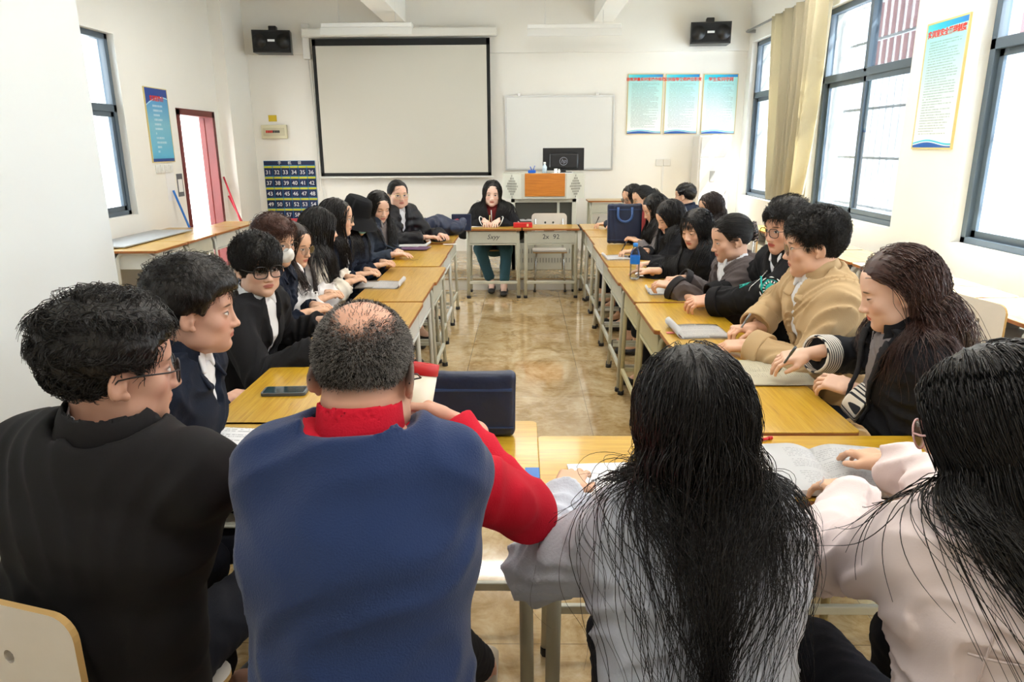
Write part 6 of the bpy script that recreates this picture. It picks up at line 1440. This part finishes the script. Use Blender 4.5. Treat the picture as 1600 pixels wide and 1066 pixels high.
person('R9', 'person in a black varsity jacket with teal letters and round emblem, hands clasped', H(1228, 356, 1.24), 203, 10, 0, byaw=190, lean=.18, fem=False, near=1.1, s=1.04, skin=skin_mat('skin_R9', (226, 178, 152), lip=(196, 80, 80)), hair=short_hair(n=2800, L=(.05, .08), vol=.016, curl=.10, fringe=1.1), glasses=G_BLK, extra=varsity,
       top=[dict(name='shirt', m=C_WHT, g=.014, collar='shirt', hem=.5, sleeve=0), dict(name='varsity_jacket', m=C_BLK, g=.036, ag=.034, loose=1, hem=.46, fold=.007, collar='stand', vee=(.08, .04), cuffm=C_BLK, cufflen=.05)],
       hands={-1: dict(w=T(1112, 473, .80), dir=(-1, .05, .05), up=(0, -.35, 1), curl=.75, spread=.25), 1: dict(w=T(1108, 466, .79), dir=(-1, -.3, .0), curl=.6, spread=.25)}, pole={1: (-.1, .9, -.6), -1: (.3, -.8, -.8)}, seat='boy in the varsity jacket')
person('R10', 'person in a beige jacket with short black hair and thin glasses, face turned away', H(1272, 384, 1.14), 168, 8, 0, byaw=184, lean=.16, fem=False, near=1., s=1.06, skin=skin_mat('skin_R10', (228, 184, 156)), hair=short_hair(n=5200, L=(.05, .08), vol=.017, curl=.12, fringe=1.0, side=.5), glasses=G_THIN,
       top=[dict(name='shirt', m=C_WHT, g=.014, collar='shirt', hem=.5, sleeve=0), dict(name='jacket', m=C_BEI, g=.036, ag=.030, loose=1, hem=.44, fold=.009, ff=18, collar='fold', vee=(.32, .042), cuffm=C_BEI, cufflen=.06)],
       hands={-1: dict(w=T(1172, 540, .79), dir=(-1, .15, -.05), up=(0, -.2, 1), curl=.9), 1: dict(w=T(1178, 512, .80), dir=(-1, -.25, .0), up=(0, .1, 1), curl=.95)}, pole={1: (-.1, .9, -.6), -1: (.35, -.8, -.8)}, seat='boy in the beige jacket')
person('R11', 'person in a black blazer with striped cuffs and long brown hair, reading in profile', H(1402, 455, 1.14), 163, 18, 0, byaw=172, lean=.16, near=1., s=1.04, hairm=mat('brown_hair', (64, 38, 30), .35, spec=.5), skin=skin_mat('skin_R11', (234, 196, 172), lip=(196, 70, 66), lid=.0014), hair=long_hair(n=2800, front=-.75, L=(.34, .46), vol=.009, r=.0011, curl=.05, wave=.008, seg=28, tuck=True),
       top=[dict(name='blouse', m=C_GRYS, g=.014, hem=.5, sleeve=0), dict(name='blazer', m=C_DKJ, g=.030, ag=.026, loose=1, hem=.44, fold=.007, vee=(.30, .07), collar='lapel', cuff=.84, cuffm=C_STR, cufflen=.055)],
       hands={1: dict(w=T(1262, 553, .86), dir=(-1, .15, -.25), up=(-.1, -.3, 1), curl=.55, spread=.3), -1: dict(w=T(1330, 607, .80), dir=(-.75, .75, .1), up=(-.2, -.5, 1), curl=.6, spread=.25)}, pole={1: (-.1, .9, -.5), -1: (.5, -.8, -.7)}, seat='girl in the striped-cuff blazer')
# ---- held things
def hand_pen(key, sd, lab, body=M_BLKPL, tip=None):
    I = dict(PEOPLE)[key]; W_, fd, up_, P_ = I['hands'][sd]; th = -sd*np.cross(fd, up_)
    g = W_+fd*.098+th*.026-up_*.018; ax_ = unit(-fd*.45+up_*.78+th*.18); pen(tuple(g-ax_*.035), tuple(g+ax_*.105), lab, body, r=.0042)
hand_pen('R11', 1, 'grey pen held over the cream notebook by the girl in the striped cuffs', mat('pen_grey', (84, 96, 104), .3))
hand_pen('R10', 1, 'silver and black pen in the beige-jacket boy\'s hand', mat('pen_silver', (150, 152, 156), .25))
hand_pen('R6', -1, 'dark pen held upright by the girl in black beyond the bottle')
hand_pen('C1', 1, 'yellow pencil in the hand of the woman writing at the far desks', mat('pencil_yellow', (206, 180, 120), .5))
hand_pen('R1', -1, 'thin pen in the writing hand beyond the navy bag')
hand_pen('L1', 1, 'black pen in the hand of the boy in the black suit')
# cup held up by the balding man
cc = aty(641, 614, 1.40)
cu_ = empty('drinking_cup', (cc.x, 1.40, cc.z-.055)); tag(cu_, 'cream cup with a red rim raised to the balding man\'s mouth', 'cup')
MB().lathe([(.001, 0), (.036, 0), (.039, .004), (.042, .092), (.039, .092), (.034, .006), (.001, .006)], n=32).build('cup_body', mat('cup_cream', (240, 234, 212), .3), cu_)
MB().lathe([(.0425, .092), (.0435, .093), (.0438, .116), (.0418, .117), (.0395, .116), (.0395, .092)], n=32).build('rim', M_RED, cu_)
cu_.rotation_euler = (math.radians(-16), math.radians(8), 0)
